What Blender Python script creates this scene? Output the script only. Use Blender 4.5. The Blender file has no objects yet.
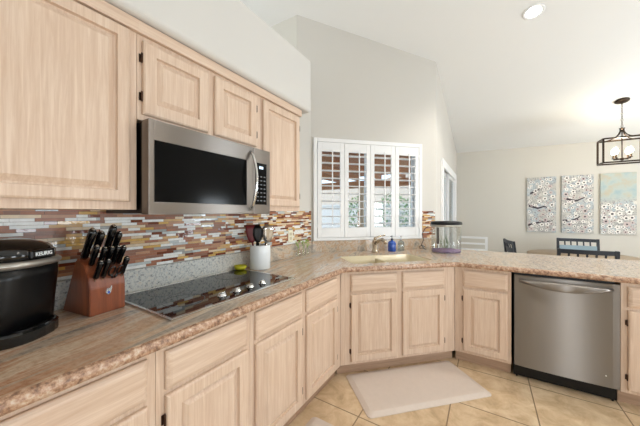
import bpy, bmesh, math, random
from mathutils import Vector, Matrix
random.seed(7)
R = math.radians
scene = bpy.context.scene
col = scene.collection

# ------------------------------------------------------------------ camera
CAMX, CAMH, YAW, FPX = 1.643, 1.382, R(32.095), 264.67
cam_d = bpy.data.cameras.new('camera')
cam_d.sensor_width = 36.0
cam_d.lens = FPX / 640 * 36.0
cam_d.clip_start = 0.05
cam = bpy.data.objects.new('camera', cam_d)
col.objects.link(cam)
cam.location = (CAMX, 0, CAMH)
cam.rotation_euler = (R(90), 0, YAW)
scene.camera = cam

# ------------------------------------------------------------------ world, sun, large lights, exposure
world = bpy.data.worlds.new('daylight_sky')
scene.world = world
world.use_nodes = True
wt = world.node_tree
wt.nodes.clear()
w_out = wt.nodes.new('ShaderNodeOutputWorld')
w_bg = wt.nodes.new('ShaderNodeBackground')
w_geo = wt.nodes.new('ShaderNodeTexCoord')
w_sep = wt.nodes.new('ShaderNodeSeparateXYZ')
w_ramp = wt.nodes.new('ShaderNodeValToRGB')
w_ramp.color_ramp.elements[0].position = 0.0
w_ramp.color_ramp.elements[0].color = (0.80, 0.90, 1.0, 1)
w_ramp.color_ramp.elements[1].position = 0.45
w_ramp.color_ramp.elements[1].color = (0.30, 0.55, 0.95, 1)
wt.links.new(w_geo.outputs['Generated'], w_sep.inputs[0])
wt.links.new(w_sep.outputs['Z'], w_ramp.inputs[0])
wt.links.new(w_ramp.outputs[0], w_bg.inputs['Color'])
wt.links.new(w_bg.outputs[0], w_out.inputs['Surface'])
w_bg.inputs['Strength'].default_value = 2.2

def area(name, loc, rot, sx, sy, power, color=(1, 1, 1)):
    d = bpy.data.lights.new(name, 'AREA')
    d.shape = 'RECTANGLE'
    d.size, d.size_y = sx, sy
    d.energy = power
    d.color = color
    o = bpy.data.objects.new(name, d)
    o.location = loc
    o.rotation_euler = rot
    col.objects.link(o)
    return o

sun_d = bpy.data.lights.new('sun', 'SUN')
sun_d.energy = 4.0
sun_d.angle = R(1.0)
sun_d.color = (1.0, 0.95, 0.86)
sun = bpy.data.objects.new('sun', sun_d)
sun.rotation_euler = Vector((-.1, .5, -.85)).to_track_quat('-Z', 'Y').to_euler()
col.objects.link(sun)
# added unseen fill lights: behind the camera, on the right, on the loft side
area('added_fill_back', (3.35, -2.95, 1.25), (R(98), 0, 0), 0.55, 2.1, 46, (0.90, 0.96, 1.0))  # kept narrow to put a streak on the dishwasher steel
for wy, ww, pw_ in ((-1.3, 1.0, 56), (1.45, 1.1, 92), (4.6, 0.7, 100)):
    area('added_fill_right', (5.35, wy, 1.5), (R(120), 0, R(90)), ww, 2.2, pw_, (0.84, 0.93, 1.0))  # added fill, split up to streak the microwave steel
area('added_fill_back_left', (-.9, -2.9, 1.6), (R(118), 0, 0), 2.6, 2.2, 115, (0.84, 0.93, 1.0))
area('added_fill_loft', (-2.85, -0.2, 2.9), (R(100), 0, R(-90)), 3.0, 1.2, 44, (0.90, 0.96, 1.0))
for kx_, ky_ in ((2.3, 1.75), (2.9, 2.75)):  # added spots without fixtures, meant to streak the microwave steel
    kd = bpy.data.lights.new('added_kitchen_spot', 'SPOT')
    kd.spot_size = R(120); kd.spot_blend = .6; kd.shadow_soft_size = .06; kd.energy = 40; kd.color = (1.0, 0.95, 0.87)
    ko = bpy.data.objects.new('added_kitchen_spot', kd)
    ko.location = (kx_, ky_, 4.156 - 0.028 * kx_ - 0.212 * ky_ - .05)
    col.objects.link(ko)
scene.view_settings.view_transform = 'Standard'
scene.view_settings.look = 'None'
scene.view_settings.exposure = 0.07
scene.view_settings.gamma = 1.0
scene.view_settings.use_curve_mapping = False

# ------------------------------------------------------------------ material helpers
def lin(c):
    c = c / 255.0
    return c / 12.92 if c <= 0.04045 else ((c + 0.055) / 1.055) ** 2.4
def rgb(r, g, b): return (lin(r), lin(g), lin(b), 1.0)

def new_mat(name):
    m = bpy.data.materials.new(name)
    m.use_nodes = True
    nt = m.node_tree
    return m, nt, nt.nodes['Principled BSDF']

def plain(name, color, rough=0.5, metal=0.0, bump=0.0, bscale=80, var=0.04, spec=0.5, coat=0.0, vscale=6.0):
    m, nt, b = new_mat(name)
    tc = nt.nodes.new('ShaderNodeTexCoord')
    n = nt.nodes.new('ShaderNodeTexNoise')
    n.inputs['Scale'].default_value = vscale
    n.inputs['Detail'].default_value = 4
    nt.links.new(tc.outputs['Object'], n.inputs['Vector'])
    mx = nt.nodes.new('ShaderNodeMix'); mx.data_type = 'RGBA'
    mx.inputs[6].default_value = tuple(c * (1 - var) for c in color[:3]) + (1,)
    mx.inputs[7].default_value = tuple(min(1, c * (1 + var)) for c in color[:3]) + (1,)
    nt.links.new(n.outputs[0], mx.inputs[0])
    nt.links.new(mx.outputs[2], b.inputs['Base Color'])
    b.inputs['Roughness'].default_value = rough
    b.inputs['Metallic'].default_value = metal
    b.inputs['Specular IOR Level'].default_value = spec
    b.inputs['Coat Weight'].default_value = coat
    if bump:
        n2 = nt.nodes.new('ShaderNodeTexNoise')
        n2.inputs['Scale'].default_value = bscale
        nt.links.new(tc.outputs['Object'], n2.inputs['Vector'])
        bp = nt.nodes.new('ShaderNodeBump')
        bp.inputs['Strength'].default_value = bump
        bp.inputs['Distance'].default_value = 0.003
        nt.links.new(n2.outputs[0], bp.inputs['Height'])
        nt.links.new(bp.outputs[0], b.inputs['Normal'])
    return m

def emit(name, color, strength):
    m, nt, b = new_mat(name)
    b.inputs['Base Color'].default_value = color
    b.inputs['Emission Color'].default_value = color
    b.inputs['Emission Strength'].default_value = strength
    return m

def ramp_node(nt, stops, interp='LINEAR'):
    r = nt.nodes.new('ShaderNodeValToRGB')
    r.color_ramp.interpolation = interp
    e = r.color_ramp.elements
    while len(e) < len(stops): e.new(0.5)
    for i, (p, c) in enumerate(stops):
        e[i].position = p
        e[i].color = c
    return r

def wood(name, light, dark, scale, rough=0.42, contrast=1.0):
    """limed oak: fine grain stretched along one axis"""
    m, nt, b = new_mat(name)
    tc = nt.nodes.new('ShaderNodeTexCoord')
    oi = nt.nodes.new('ShaderNodeObjectInfo')
    off = nt.nodes.new('ShaderNodeVectorMath'); off.operation = 'ADD'
    sc_r = nt.nodes.new('ShaderNodeMath'); sc_r.operation = 'MULTIPLY'; sc_r.inputs[1].default_value = 13.0
    nt.links.new(oi.outputs['Random'], sc_r.inputs[0])
    nt.links.new(tc.outputs['Object'], off.inputs[0])
    nt.links.new(sc_r.outputs[0], off.inputs[1])
    mp = nt.nodes.new('ShaderNodeMapping')
    mp.inputs['Scale'].default_value = scale
    nt.links.new(off.outputs[0], mp.inputs['Vector'])
    n = nt.nodes.new('ShaderNodeTexNoise')
    n.inputs['Scale'].default_value = 1.0
    n.inputs['Detail'].default_value = 6
    n.inputs['Roughness'].default_value = 0.65
    n.inputs['Distortion'].default_value = 0.6
    nt.links.new(mp.outputs[0], n.inputs['Vector'])
    r = ramp_node(nt, [(0.30, dark), (0.5, tuple((a + c) / 2 for a, c in zip(light, dark))), (0.66, light)])
    nt.links.new(n.outputs[0], r.inputs[0])
    # broad tone drift between boards
    mp2 = nt.nodes.new('ShaderNodeMapping')
    mp2.inputs['Scale'].default_value = tuple(s * 0.18 for s in scale)
    nt.links.new(off.outputs[0], mp2.inputs['Vector'])
    n2 = nt.nodes.new('ShaderNodeTexNoise'); n2.inputs['Scale'].default_value = 1.0; n2.inputs['Detail'].default_value = 2
    nt.links.new(mp2.outputs[0], n2.inputs['Vector'])
    mx = nt.nodes.new('ShaderNodeMix'); mx.data_type = 'RGBA'; mx.blend_type = 'MULTIPLY'
    mx.inputs[0].default_value = 1.0
    r2 = ramp_node(nt, [(0.3, (0.92, 0.89, 0.87, 1)), (0.7, (1.0, 1.0, 1.0, 1))])
    nt.links.new(n2.outputs[0], r2.inputs[0])
    nt.links.new(r.outputs[0], mx.inputs[6])
    nt.links.new(r2.outputs[0], mx.inputs[7])
    nt.links.new(mx.outputs[2], b.inputs['Base Color'])
    b.inputs['Roughness'].default_value = rough
    bp = nt.nodes.new('ShaderNodeBump'); bp.inputs['Strength'].default_value = 0.12; bp.inputs['Distance'].default_value = 0.002
    nt.links.new(n.outputs[0], bp.inputs['Height'])
    nt.links.new(bp.outputs[0], b.inputs['Normal'])
    return m

OAK_L, OAK_D = rgb(228, 206, 186), rgb(209, 180, 156)
M = {}
M['oak_v'] = wood('limed_oak_upright', OAK_L, OAK_D, (95, 95, 4.0))
M['oak_h'] = wood('limed_oak_level', OAK_L, OAK_D, (4.0, 95, 95))
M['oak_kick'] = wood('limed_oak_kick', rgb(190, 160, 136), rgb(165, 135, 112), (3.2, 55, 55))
M['wall'] = plain('warm_grey_paint', rgb(208, 204, 197), 0.85, bump=0.05, bscale=220, var=0.008)
M['wall_d'] = plain('warm_beige_paint', rgb(214, 210, 201), 0.85, bump=0.05, bscale=220, var=0.008)
M['ceil'] = plain('ceiling_white_paint', rgb(236, 236, 234), 0.9, bump=0.06, bscale=180, var=0.006)
M['soffit'] = plain('soffit_white_paint', rgb(216, 213, 208), 0.85, bump=0.05, bscale=220, var=0.006)
M['white'] = plain('white_painted_wood', rgb(240, 240, 240), 0.4, var=0.01)
M['dark_hinge'] = plain('aged_bronze_hinge', rgb(70, 48, 36), 0.4, 0.7)
M['black'] = plain('black_plastic', rgb(9, 9, 10), 0.32, var=0.1, spec=0.35)
M['black_gloss'] = plain('gloss_black_plastic', rgb(8, 8, 9), 0.12, var=0.1, coat=0.3)
M['black_glass'] = plain('black_ceramic_glass', rgb(7, 8, 10), 0.04, var=0.05, spec=0.8)
M['oven_glass'] = plain('dark_oven_glass', rgb(8, 8, 9), 0.12, var=0.1, spec=0.14)
M['silver'] = plain('silver_plastic', rgb(176, 172, 165), 0.3, 0.7)
M['chrome'] = plain('polished_steel', rgb(215, 215, 215), 0.12, 1.0, var=0.01)
M['nickel'] = plain('brushed_nickel', rgb(186, 172, 152), 0.25, 1.0)
M['bronze'] = plain('dark_bronze', rgb(62, 50, 40), 0.4, 0.8)
M['cherry'] = wood('cherry_wood', rgb(152, 84, 50), rgb(112, 55, 30), (30, 30, 3), 0.3)
M['mat'] = plain('cushioned_mat_vinyl', rgb(212, 198, 187), 0.6, bump=0.15, bscale=140, var=0.05, vscale=30)
M['cream_sink'] = plain('cream_enamel', rgb(216, 203, 170), 0.25, var=0.02)
M['crock'] = plain('white_glazed_ceramic', rgb(236, 240, 242), 0.2, var=0.01)
M['ivory'] = plain('ivory_plastic', rgb(236, 230, 208), 0.4, var=0.01)
M['chair'] = plain('blue_black_painted_wood', rgb(36, 41, 50), 0.45, var=0.1)
M['tabletop'] = wood('brown_table_wood', rgb(170, 148, 118), rgb(140, 118, 90), (4, 40, 40), 0.4)
M['ext_concrete'] = plain('exterior_concrete', rgb(196, 190, 182), 0.9, var=0.08)
M['ext_wall'] = plain('exterior_block_wall', rgb(196, 190, 184), 0.9, var=0.06)
M['ext_beam'] = plain('brown_stained_beam', rgb(172, 112, 66), 0.7, var=0.15)
M['ext_hill'] = plain('tan_hillside', rgb(176, 160, 146), 0.95, var=0.12)
M['leaf'] = plain('green_leaf', rgb(88, 118, 62), 0.6, var=0.3, vscale=20)
M['leaf_bright'] = plain('bright_green_leaf', rgb(140, 175, 60), 0.5, var=0.2)
M['yellow'] = plain('yellow_green_glaze', rgb(196, 190, 40), 0.25, var=0.06)
M['steel_logo'] = plain('steel_badge', rgb(200, 205, 212), 0.25, 0.9)
M['badge_blue'] = plain('blue_badge', rgb(40, 70, 170), 0.3)
M['purple_gravel'] = plain('purple_gravel', rgb(150, 120, 168), 0.6, var=0.5, vscale=120, bump=0.6, bscale=160)
M['blue_soap'] = plain('blue_liquid', rgb(28, 78, 170), 0.1, var=0.05, coat=0.6)
M['red_handle'] = plain('dark_red_nylon', rgb(108, 30, 34), 0.4)
M['grout'] = plain('grey_grout', rgb(130, 106, 90), 0.9, var=0.05)
M['dark_seam'] = plain('seam_filler', rgb(110, 86, 66), 0.6)
M['teal_seat_and_sheen'] = plain('blue_grey_cushion_and_sheen', rgb(150, 170, 180), 0.8, var=0.05)

def brushed(name, color, rough, axis_scale):
    m, nt, b = new_mat(name)
    tc = nt.nodes.new('ShaderNodeTexCoord')
    mp = nt.nodes.new('ShaderNodeMapping'); mp.inputs['Scale'].default_value = axis_scale
    n = nt.nodes.new('ShaderNodeTexNoise'); n.inputs['Scale'].default_value = 1.0; n.inputs['Detail'].default_value = 3
    nt.links.new(tc.outputs['Object'], mp.inputs[0]); nt.links.new(mp.outputs[0], n.inputs['Vector'])
    mr = nt.nodes.new('ShaderNodeMapRange')
    mr.inputs['To Min'].default_value = rough - 0.05; mr.inputs['To Max'].default_value = rough + 0.05
    nt.links.new(n.outputs[0], mr.inputs[0]); nt.links.new(mr.outputs[0], b.inputs['Roughness'])
    b.inputs['Base Color'].default_value = color
    b.inputs['Metallic'].default_value = 1.0
    b.inputs['Anisotropic'].default_value = 1.0
    b.inputs['Anisotropic Rotation'].default_value = 0.25
    tg = nt.nodes.new('ShaderNodeTangent'); tg.direction_type = 'RADIAL'; tg.axis = 'Z'
    nt.links.new(tg.outputs[0], b.inputs['Tangent'])
    return m
M['steel'] = brushed('brushed_stainless_steel', rgb(150, 144, 139), 0.40, (300, 300, 3))

def glass_mat(name, tint=(1, 1, 1, 1), refl=0.12, rough=0.0):
    m, nt, b = new_mat(name)
    nt.nodes.remove(b)
    out = nt.nodes['Material Output']
    tr = nt.nodes.new('ShaderNodeBsdfTransparent'); tr.inputs[0].default_value = tint
    gl = nt.nodes.new('ShaderNodeBsdfGlossy'); gl.inputs['Roughness'].default_value = rough
    lw = nt.nodes.new('ShaderNodeLayerWeight'); lw.inputs['Blend'].default_value = 0.25
    mul = nt.nodes.new('ShaderNodeMath'); mul.operation = 'MULTIPLY_ADD'
    mul.inputs[1].default_value = 0.28; mul.inputs[2].default_value = refl * 0.4
    nt.links.new(lw.outputs['Fresnel'], mul.inputs[0])
    mx = nt.nodes.new('ShaderNodeMixShader')
    nt.links.new(mul.outputs[0], mx.inputs[0]); nt.links.new(tr.outputs[0], mx.inputs[1]); nt.links.new(gl.outputs[0], mx.inputs[2])
    nt.links.new(mx.outputs[0], out.inputs['Surface'])
    return m
M['glass'] = glass_mat('clear_glass', (0.95, 0.98, 0.97, 1))
M['soap_clear'] = glass_mat('clear_soap_plastic', (0.72, 0.78, 0.80, 1), 0.3)
M['tank_glass'] = glass_mat('tank_glass', (0.975, 0.99, 0.985, 1), 0.06)

def granite(pale=False):
    m, nt, b = new_mat('granite_painted_sheen' if pale else 'multicolour_granite')
    tc = nt.nodes.new('ShaderNodeTexCoord')
    rot = nt.nodes.new('ShaderNodeMapping')
    rot.inputs['Rotation'].default_value = (0, 0, R(-14))
    nt.links.new(tc.outputs['Object'], rot.inputs[0])
    # flow bands: stretched along the long run
    mp = nt.nodes.new('ShaderNodeMapping'); mp.inputs['Scale'].default_value = (11, 1.7, 7)
    nt.links.new(rot.outputs[0], mp.inputs[0])
    n1 = nt.nodes.new('ShaderNodeTexNoise'); n1.inputs['Scale'].default_value = 1.0; n1.inputs['Detail'].default_value = 8
    n1.inputs['Roughness'].default_value = 0.62; n1.inputs['Distortion'].default_value = 0.9
    nt.links.new(mp.outputs[0], n1.inputs['Vector'])
    r1 = ramp_node(nt, [(0.30, rgb(124, 122, 120)), (0.40, rgb(176, 167, 155)), (0.475, rgb(208, 190, 168)),
                        (0.52, rgb(184, 148, 118)), (0.565, rgb(202, 186, 166)), (0.70, rgb(178, 184, 186))])
    # browner end of the slab
    sy_ = nt.nodes.new('ShaderNodeSeparateXYZ'); nt.links.new(tc.outputs['Object'], sy_.inputs[0])
    my = nt.nodes.new('ShaderNodeMapRange'); my.inputs['From Min'].default_value = 0.15; my.inputs['From Max'].default_value = 0.75
    my.inputs['To Min'].default_value = 1.0; my.inputs['To Max'].default_value = 0.0
    nt.links.new(sy_.outputs['Y'], my.inputs[0])
    r1b = ramp_node(nt, [(0.30, rgb(128, 118, 110)), (0.42, rgb(190, 164, 140)), (0.49, rgb(180, 122, 84)), (0.54, rgb(214, 190, 164)), (0.62, rgb(190, 144, 110)), (0.72, rgb(172, 170, 166))])
    nt.links.new(n1.outputs[0], r1.inputs[0]); nt.links.new(n1.outputs[0], r1b.inputs[0])
    mxb = nt.nodes.new('ShaderNodeMix'); mxb.data_type = 'RGBA'
    nt.links.new(my.outputs[0], mxb.inputs[0]); nt.links.new(r1.outputs[0], mxb.inputs[6]); nt.links.new(r1b.outputs[0], mxb.inputs[7])
    # even speckle
    n2 = nt.nodes.new('ShaderNodeTexNoise'); n2.inputs['Scale'].default_value = 62; n2.inputs['Detail'].default_value = 5
    n2.inputs['Roughness'].default_value = 0.7
    nt.links.new(tc.outputs['Object'], n2.inputs['Vector'])
    r2 = ramp_node(nt, [(0.36, rgb(84, 72, 64)), (0.44, rgb(162, 140, 120)), (0.52, rgb(194, 174, 152)), (0.64, rgb(216, 204, 188))])
    nt.links.new(n2.outputs[0], r2.inputs[0])
    # how strongly the veins show varies over the slab
    n3 = nt.nodes.new('ShaderNodeTexNoise'); n3.inputs['Scale'].default_value = 1.1; n3.inputs['Detail'].default_value = 2
    nt.links.new(tc.outputs['Object'], n3.inputs['Vector'])
    mr = nt.nodes.new('ShaderNodeMapRange'); mr.inputs['From Min'].default_value = 0.35; mr.inputs['From Max'].default_value = 0.65
    mr.inputs['To Min'].default_value = 0.30; mr.inputs['To Max'].default_value = 0.50
    nt.links.new(n3.outputs[0], mr.inputs[0])
    mx = nt.nodes.new('ShaderNodeMix'); mx.data_type = 'RGBA'
    sxyz = nt.nodes.new('ShaderNodeSeparateXYZ'); nt.links.new(tc.outputs['Object'], sxyz.inputs[0])
    gx = nt.nodes.new('ShaderNodeMapRange'); gx.inputs['From Min'].default_value = 0.9; gx.inputs['From Max'].default_value = 1.9
    gx.inputs['To Min'].default_value = -0.18; gx.inputs['To Max'].default_value = 0.30
    nt.links.new(sxyz.outputs['X'], gx.inputs[0])
    sm = nt.nodes.new('ShaderNodeMath'); sm.operation = 'ADD'; sm.use_clamp = True
    nt.links.new(mr.outputs[0], sm.inputs[0]); nt.links.new(gx.outputs[0], sm.inputs[1])
    nt.links.new(sm.outputs[0], mx.inputs[0]); nt.links.new(mxb.outputs[2], mx.inputs[6]); nt.links.new(r2.outputs[0], mx.inputs[7])
    nt.links.new(mx.outputs[2], b.inputs['Base Color'])
    if pale:  # speckled stone, its whitish end partly a reflection painted into the colour
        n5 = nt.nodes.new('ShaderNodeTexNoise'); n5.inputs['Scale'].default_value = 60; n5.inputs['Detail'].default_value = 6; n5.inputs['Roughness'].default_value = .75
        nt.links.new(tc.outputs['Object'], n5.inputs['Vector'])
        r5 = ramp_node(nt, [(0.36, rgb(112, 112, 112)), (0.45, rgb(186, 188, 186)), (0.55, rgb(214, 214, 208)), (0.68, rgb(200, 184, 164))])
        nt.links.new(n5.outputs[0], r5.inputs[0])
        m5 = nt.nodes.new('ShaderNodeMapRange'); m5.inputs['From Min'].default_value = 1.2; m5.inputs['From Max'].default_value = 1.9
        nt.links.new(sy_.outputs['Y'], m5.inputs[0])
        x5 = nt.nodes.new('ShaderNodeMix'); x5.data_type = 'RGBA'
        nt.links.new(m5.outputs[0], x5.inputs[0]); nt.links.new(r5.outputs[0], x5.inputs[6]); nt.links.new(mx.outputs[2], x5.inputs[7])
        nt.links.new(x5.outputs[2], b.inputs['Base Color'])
    b.inputs['Roughness'].default_value = 0.14
    return m
M['granite_sheen'] = granite(True)
M['granite'] = granite()
def granite_edge():
    m, nt, b = new_mat('chiselled_granite_edge')
    tc = nt.nodes.new('ShaderNodeTexCoord')
    n = nt.nodes.new('ShaderNodeTexNoise'); n.inputs['Scale'].default_value = 48; n.inputs['Detail'].default_value = 6; n.inputs['Roughness'].default_value = .7
    nt.links.new(tc.outputs['Object'], n.inputs['Vector'])
    r = ramp_node(nt, [(0.32, rgb(104, 82, 70)), (0.45, rgb(156, 120, 96)), (0.53, rgb(186, 148, 120)), (0.66, rgb(206, 186, 164))])
    nt.links.new(n.outputs[0], r.inputs[0]); nt.links.new(r.outputs[0], b.inputs['Base Color'])
    b.inputs['Roughness'].default_value = .25
    bp = nt.nodes.new('ShaderNodeBump'); bp.inputs['Strength'].default_value = .4; bp.inputs['Distance'].default_value = .006
    nt.links.new(n.outputs[0], bp.inputs['Height']); nt.links.new(bp.outputs[0], b.inputs['Normal'])
    return m
M['granite_edge'] = granite_edge()

def floor_tile():
    m, nt, b = new_mat('travertine_floor_tile')
    tc = nt.nodes.new('ShaderNodeTexCoord')
    mp = nt.nodes.new('ShaderNodeMapping')
    P = 0.515
    mp.inputs['Location'].default_value = (-(1.94 % P), -(2.175 % P), 0)
    nt.links.new(tc.outputs['Object'], mp.inputs[0])
    br = nt.nodes.new('ShaderNodeTexBrick')
    br.offset = 0.0; br.squash = 1.0
    br.inputs['Scale'].default_value = 1.0
    br.inputs['Brick Width'].default_value = P
    br.inputs['Row Height'].default_value = P
    br.inputs['Mortar Size'].default_value = 0.0045
    br.inputs['Mortar Smooth'].default_value = 0.2
    br.inputs['Color1'].default_value = (0.42, 0.42, 0.42, 1)
    br.inputs['Color2'].default_value = (0.58, 0.58, 0.58, 1)
    nt.links.new(mp.outputs[0], br.inputs['Vector'])
    n = nt.nodes.new('ShaderNodeTexNoise'); n.inputs['Scale'].default_value = 7.5; n.inputs['Detail'].default_value = 10
    n.inputs['Roughness'].default_value = 0.68; n.inputs['Distortion'].default_value = 0.5
    nt.links.new(tc.outputs['Object'], n.inputs['Vector'])
    ad = nt.nodes.new('ShaderNodeMix'); ad.data_type = 'RGBA'; ad.inputs[0].default_value = 0.25
    nt.links.new(n.outputs[0], ad.inputs[6]); nt.links.new(br.outputs['Color'], ad.inputs[7])
    r = ramp_node(nt, [(0.33, rgb(176, 148, 114)), (0.44, rgb(200, 172, 136)), (0.53, rgb(214, 188, 154)), (0.64, rgb(226, 204, 172))])
    nt.links.new(ad.outputs[2], r.inputs[0])
    mx = nt.nodes.new('ShaderNodeMix'); mx.data_type = 'RGBA'
    mx.inputs[7].default_value = rgb(140, 116, 90)
    nt.links.new(br.outputs['Fac'], mx.inputs[0]); nt.links.new(r.outputs[0], mx.inputs[6])
    nt.links.new(mx.outputs[2], b.inputs['Base Color'])
    b.inputs['Roughness'].default_value = 0.38
    bp = nt.nodes.new('ShaderNodeBump'); bp.inputs['Strength'].default_value = 0.4; bp.inputs['Distance'].default_value = 0.003; bp.invert = True
    nt.links.new(br.outputs['Fac'], bp.inputs['Height']); nt.links.new(bp.outputs[0], b.inputs['Normal'])
    return m
M['floor'] = floor_tile()

# ------------------------------------------------------------------ mesh helpers
class MB:
    """collects geometry for ONE mesh object"""
    def __init__(self): self.bm = bmesh.new(); self.mi = 0
    def _tag(self, faces):
        for f in faces: f.material_index = self.mi
    def box(self, x0, x1, y0, y1, z0, z1, bevel=0.0, seg=2):
        r = bmesh.ops.create_cube(self.bm, size=1.0)
        vs = r['verts']
        for v in vs:
            v.co = Vector((x0 + (v.co.x + .5) * (x1 - x0), y0 + (v.co.y + .5) * (y1 - y0), z0 + (v.co.z + .5) * (z1 - z0)))
        fs = set(f for v in vs for f in v.link_faces)
        self._tag(fs)
        if bevel:
            es = list(set(e for v in vs for e in v.link_edges))
            rr = bmesh.ops.bevel(self.bm, geom=es, offset=bevel, segments=seg, affect='EDGES', profile=0.5)
            self._tag(rr['faces'])
        return self
    def rings(self, rings, close_start=True, close_end=True, smooth=False, cyclic=False):
        """rings: list of lists of points with the same count"""
        bm = self.bm
        vr = [[bm.verts.new(p) for p in r] for r in rings]
        n = len(vr[0])
        fs = []
        pairs = list(zip(vr[:-1], vr[1:]))
        if cyclic: pairs.append((vr[-1], vr[0]))
        for a, b in pairs:
            for i in range(n):
                j = (i + 1) % n
                try: fs.append(bm.faces.new((a[i], a[j], b[j], b[i])))
                except ValueError: pass
        caps = []
        if not cyclic:
            if close_start: caps.append(bm.faces.new(list(reversed(vr[0]))))
            if close_end: caps.append(bm.faces.new(vr[-1]))
        for f in fs: f.smooth = smooth
        self._tag(fs + caps)
        return self
    def lathe(self, prof, c=(0, 0, 0), seg=24, sx=1.0, sy=1.0, smooth=True):
        rings = []
        for r, z in prof:
            rings.append([(c[0] + sx * r * math.cos(2 * math.pi * i / seg), c[1] + sy * r * math.sin(2 * math.pi * i / seg), c[2] + z) for i in range(seg)])
        ring_shape = prof[0][0] > .002 and prof[-1][0] > .002
        return self.rings(rings, smooth=smooth, cyclic=ring_shape)
    def tube(self, pts, r, seg=8, smooth=True, closed=False):
        pts = [Vector(p) for p in pts]
        n = len(pts)
        rad = r if isinstance(r, (list, tuple)) else [r] * n
        rings = []
        prev = None
        for i, p in enumerate(pts):
            if closed: t = (pts[(i + 1) % n] - pts[i - 1]).normalized()
            elif i == 0: t = (pts[1] - p).normalized()
            elif i == n - 1: t = (p - pts[i - 1]).normalized()
            else: t = ((pts[i + 1] - p).normalized() + (p - pts[i - 1]).normalized()).normalized()
            if prev is None:
                up = Vector((0, 0, 1)) if abs(t.z) < 0.9 else Vector((1, 0, 0))
                a = t.cross(up).normalized()
            else:
                a = (prev - t * prev.dot(t)).normalized()
            prev = a
            b = t.cross(a)
            rings.append([p + a * rad[i] * math.cos(2 * math.pi * k / seg) + b * rad[i] * math.sin(2 * math.pi * k / seg) for k in range(seg)])
        return self.rings(rings, smooth=smooth, cyclic=closed)
    def prism(self, poly, axis, a0, a1):
        """extrude a 2D polygon along axis ('x': poly=(y,z); 'y': poly=(x,z); 'z': poly=(x,y))"""
        def P(p, a):
            return {'x': (a, p[0], p[1]), 'y': (p[0], a, p[1]), 'z': (p[0], p[1], a)}[axis]
        return self.rings([[P(p, a0) for p in poly], [P(p, a1) for p in poly]])
    def quad(self, pts):
        f = self.bm.faces.new([self.bm.verts.new(p) for p in pts]); self._tag([f]); return self
    def build(self, name, mats, parent=None, fix=True):
        if fix: bmesh.ops.recalc_face_normals(self.bm, faces=self.bm.faces[:])
        me = bpy.data.meshes.new(name)
        self.bm.to_mesh(me); self.bm.free()
        if not isinstance(mats, (list, tuple)): mats = [mats]
        for m in mats: me.materials.append(m)
        o = bpy.data.objects.new(name, me)
        col.objects.link(o)
        if parent: o.parent = parent
        return o

def tag(o, label=None, cat=None, group=None, kind=None):
    if label: o['label'] = label
    if cat: o['category'] = cat
    if group: o['group'] = group
    if kind: o['kind'] = kind
    return o
def struct(o): o['kind'] = 'structure'; return o
def empty(name, loc, rz=0.0, label=None, cat=None, group=None):
    o = bpy.data.objects.new(name, None)
    o.empty_display_size = 0.1
    col.objects.link(o)
    o.location = loc; o.rotation_euler = (0, 0, rz)
    return tag(o, label, cat, group)
def copy_tree(o, parent=None):
    c = o.copy(); col.objects.link(c)
    if parent: c.parent = parent
    for ch in list(o.children): copy_tree(ch, c)
    return c

S2 = math.sqrt(0.5)
def dg(s, n, z=0.0):
    """point in the corner (45 degree) frame: s along the sink cabinet front, n back towards the window wall"""
    return Vector((0.63 + (s - n) * S2, 1.964 + (s + n) * S2, z))
def ceil_z(x, y): return 4.156 - 0.028 * x - 0.212 * y

# key planes
XW = -0.07          # kitchen left wall
DW = 2.61           # window wall: y - x = DW
XR = 1.094          # wall beyond the window
YD = 6.63           # dining wall
ZC = 0.93           # counter top
ZB = 0.886          # counter underside
YP = 2.739          # peninsula door face
PX = 1.405          # peninsula start

# ------------------------------------------------------------------ setting
X0, X1, Y0 = -3.0, 5.5, -3.0
mb = MB()
mb.box(X0 - .1, X1 + .1, Y0 - .1, YD + .1, -0.1, 0.0)
struct(mb.build('floor', M['floor']))

mb = MB()
def cz(p, dz): return (p[0], p[1], ceil_z(p[0], p[1]) + dz)
pl = [(X0 - .1, Y0 - .1), (X1 + .1, Y0 - .1), (X1 + .1, YD + .1), (XR - .12, YD + .1), (XR - .12, XR - .12 + DW + .18), (-.25, -.25 + DW + .18), (X0 - .1, -.25 + DW + .18)]
mb.rings([[cz(p, 0) for p in pl], [cz(p, 0.1) for p in pl]])
struct(mb.build('ceiling', M['ceil']))

def wall_run(mb, a, b, th_dir, th, z0=0.0, ztop=None, zs=None):
    """vertical slab from a to b (xy), thickened along th_dir; top follows the ceiling unless ztop is given"""
    a = Vector(a); b = Vector(b); d = Vector(th_dir).normalized() * th
    def top(p): return ztop if ztop is not None else ceil_z(p.x, p.y) + 0.05
    q = [a, b, b + d, a + d]
    mb.rings([[(p.x, p.y, z0) for p in q], [(p.x, p.y, top(p)) for p in q]])

# left kitchen wall up to the plant-shelf height
mb = MB()
wall_run(mb, (XW, Y0), (XW, XW + DW - .001), (-1, 0), 0.12, ztop=2.69)
struct(mb.build('wall_left', M['wall']))

# wall with the shuttered window: built as pieces round the opening
a0 = Vector((-0.187, -0.187 + DW)); a1 = Vector((XR, XR + DW))
dirv = Vector((S2, S2)); outv = (-1, 1)
o0 = Vector((XW, XW + DW))
W_S0, W_S1, W_Z0, W_Z1 = 0.055, 1.395, 1.085, 2.215      # opening in the wall, measured from the corner
pA, pB = o0 + dirv * W_S0, o0 + dirv * W_S1
mb = MB()
wall_run(mb, a0, pA, outv, 0.14)
wall_run(mb, pB, a1, outv, 0.14)
wall_run(mb, pA, pB, outv, 0.14, 0.0, W_Z0)
wall_run(mb, pA, pB, outv, 0.14, W_Z1)
struct(mb.build('wall_window', M['wall']))
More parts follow.
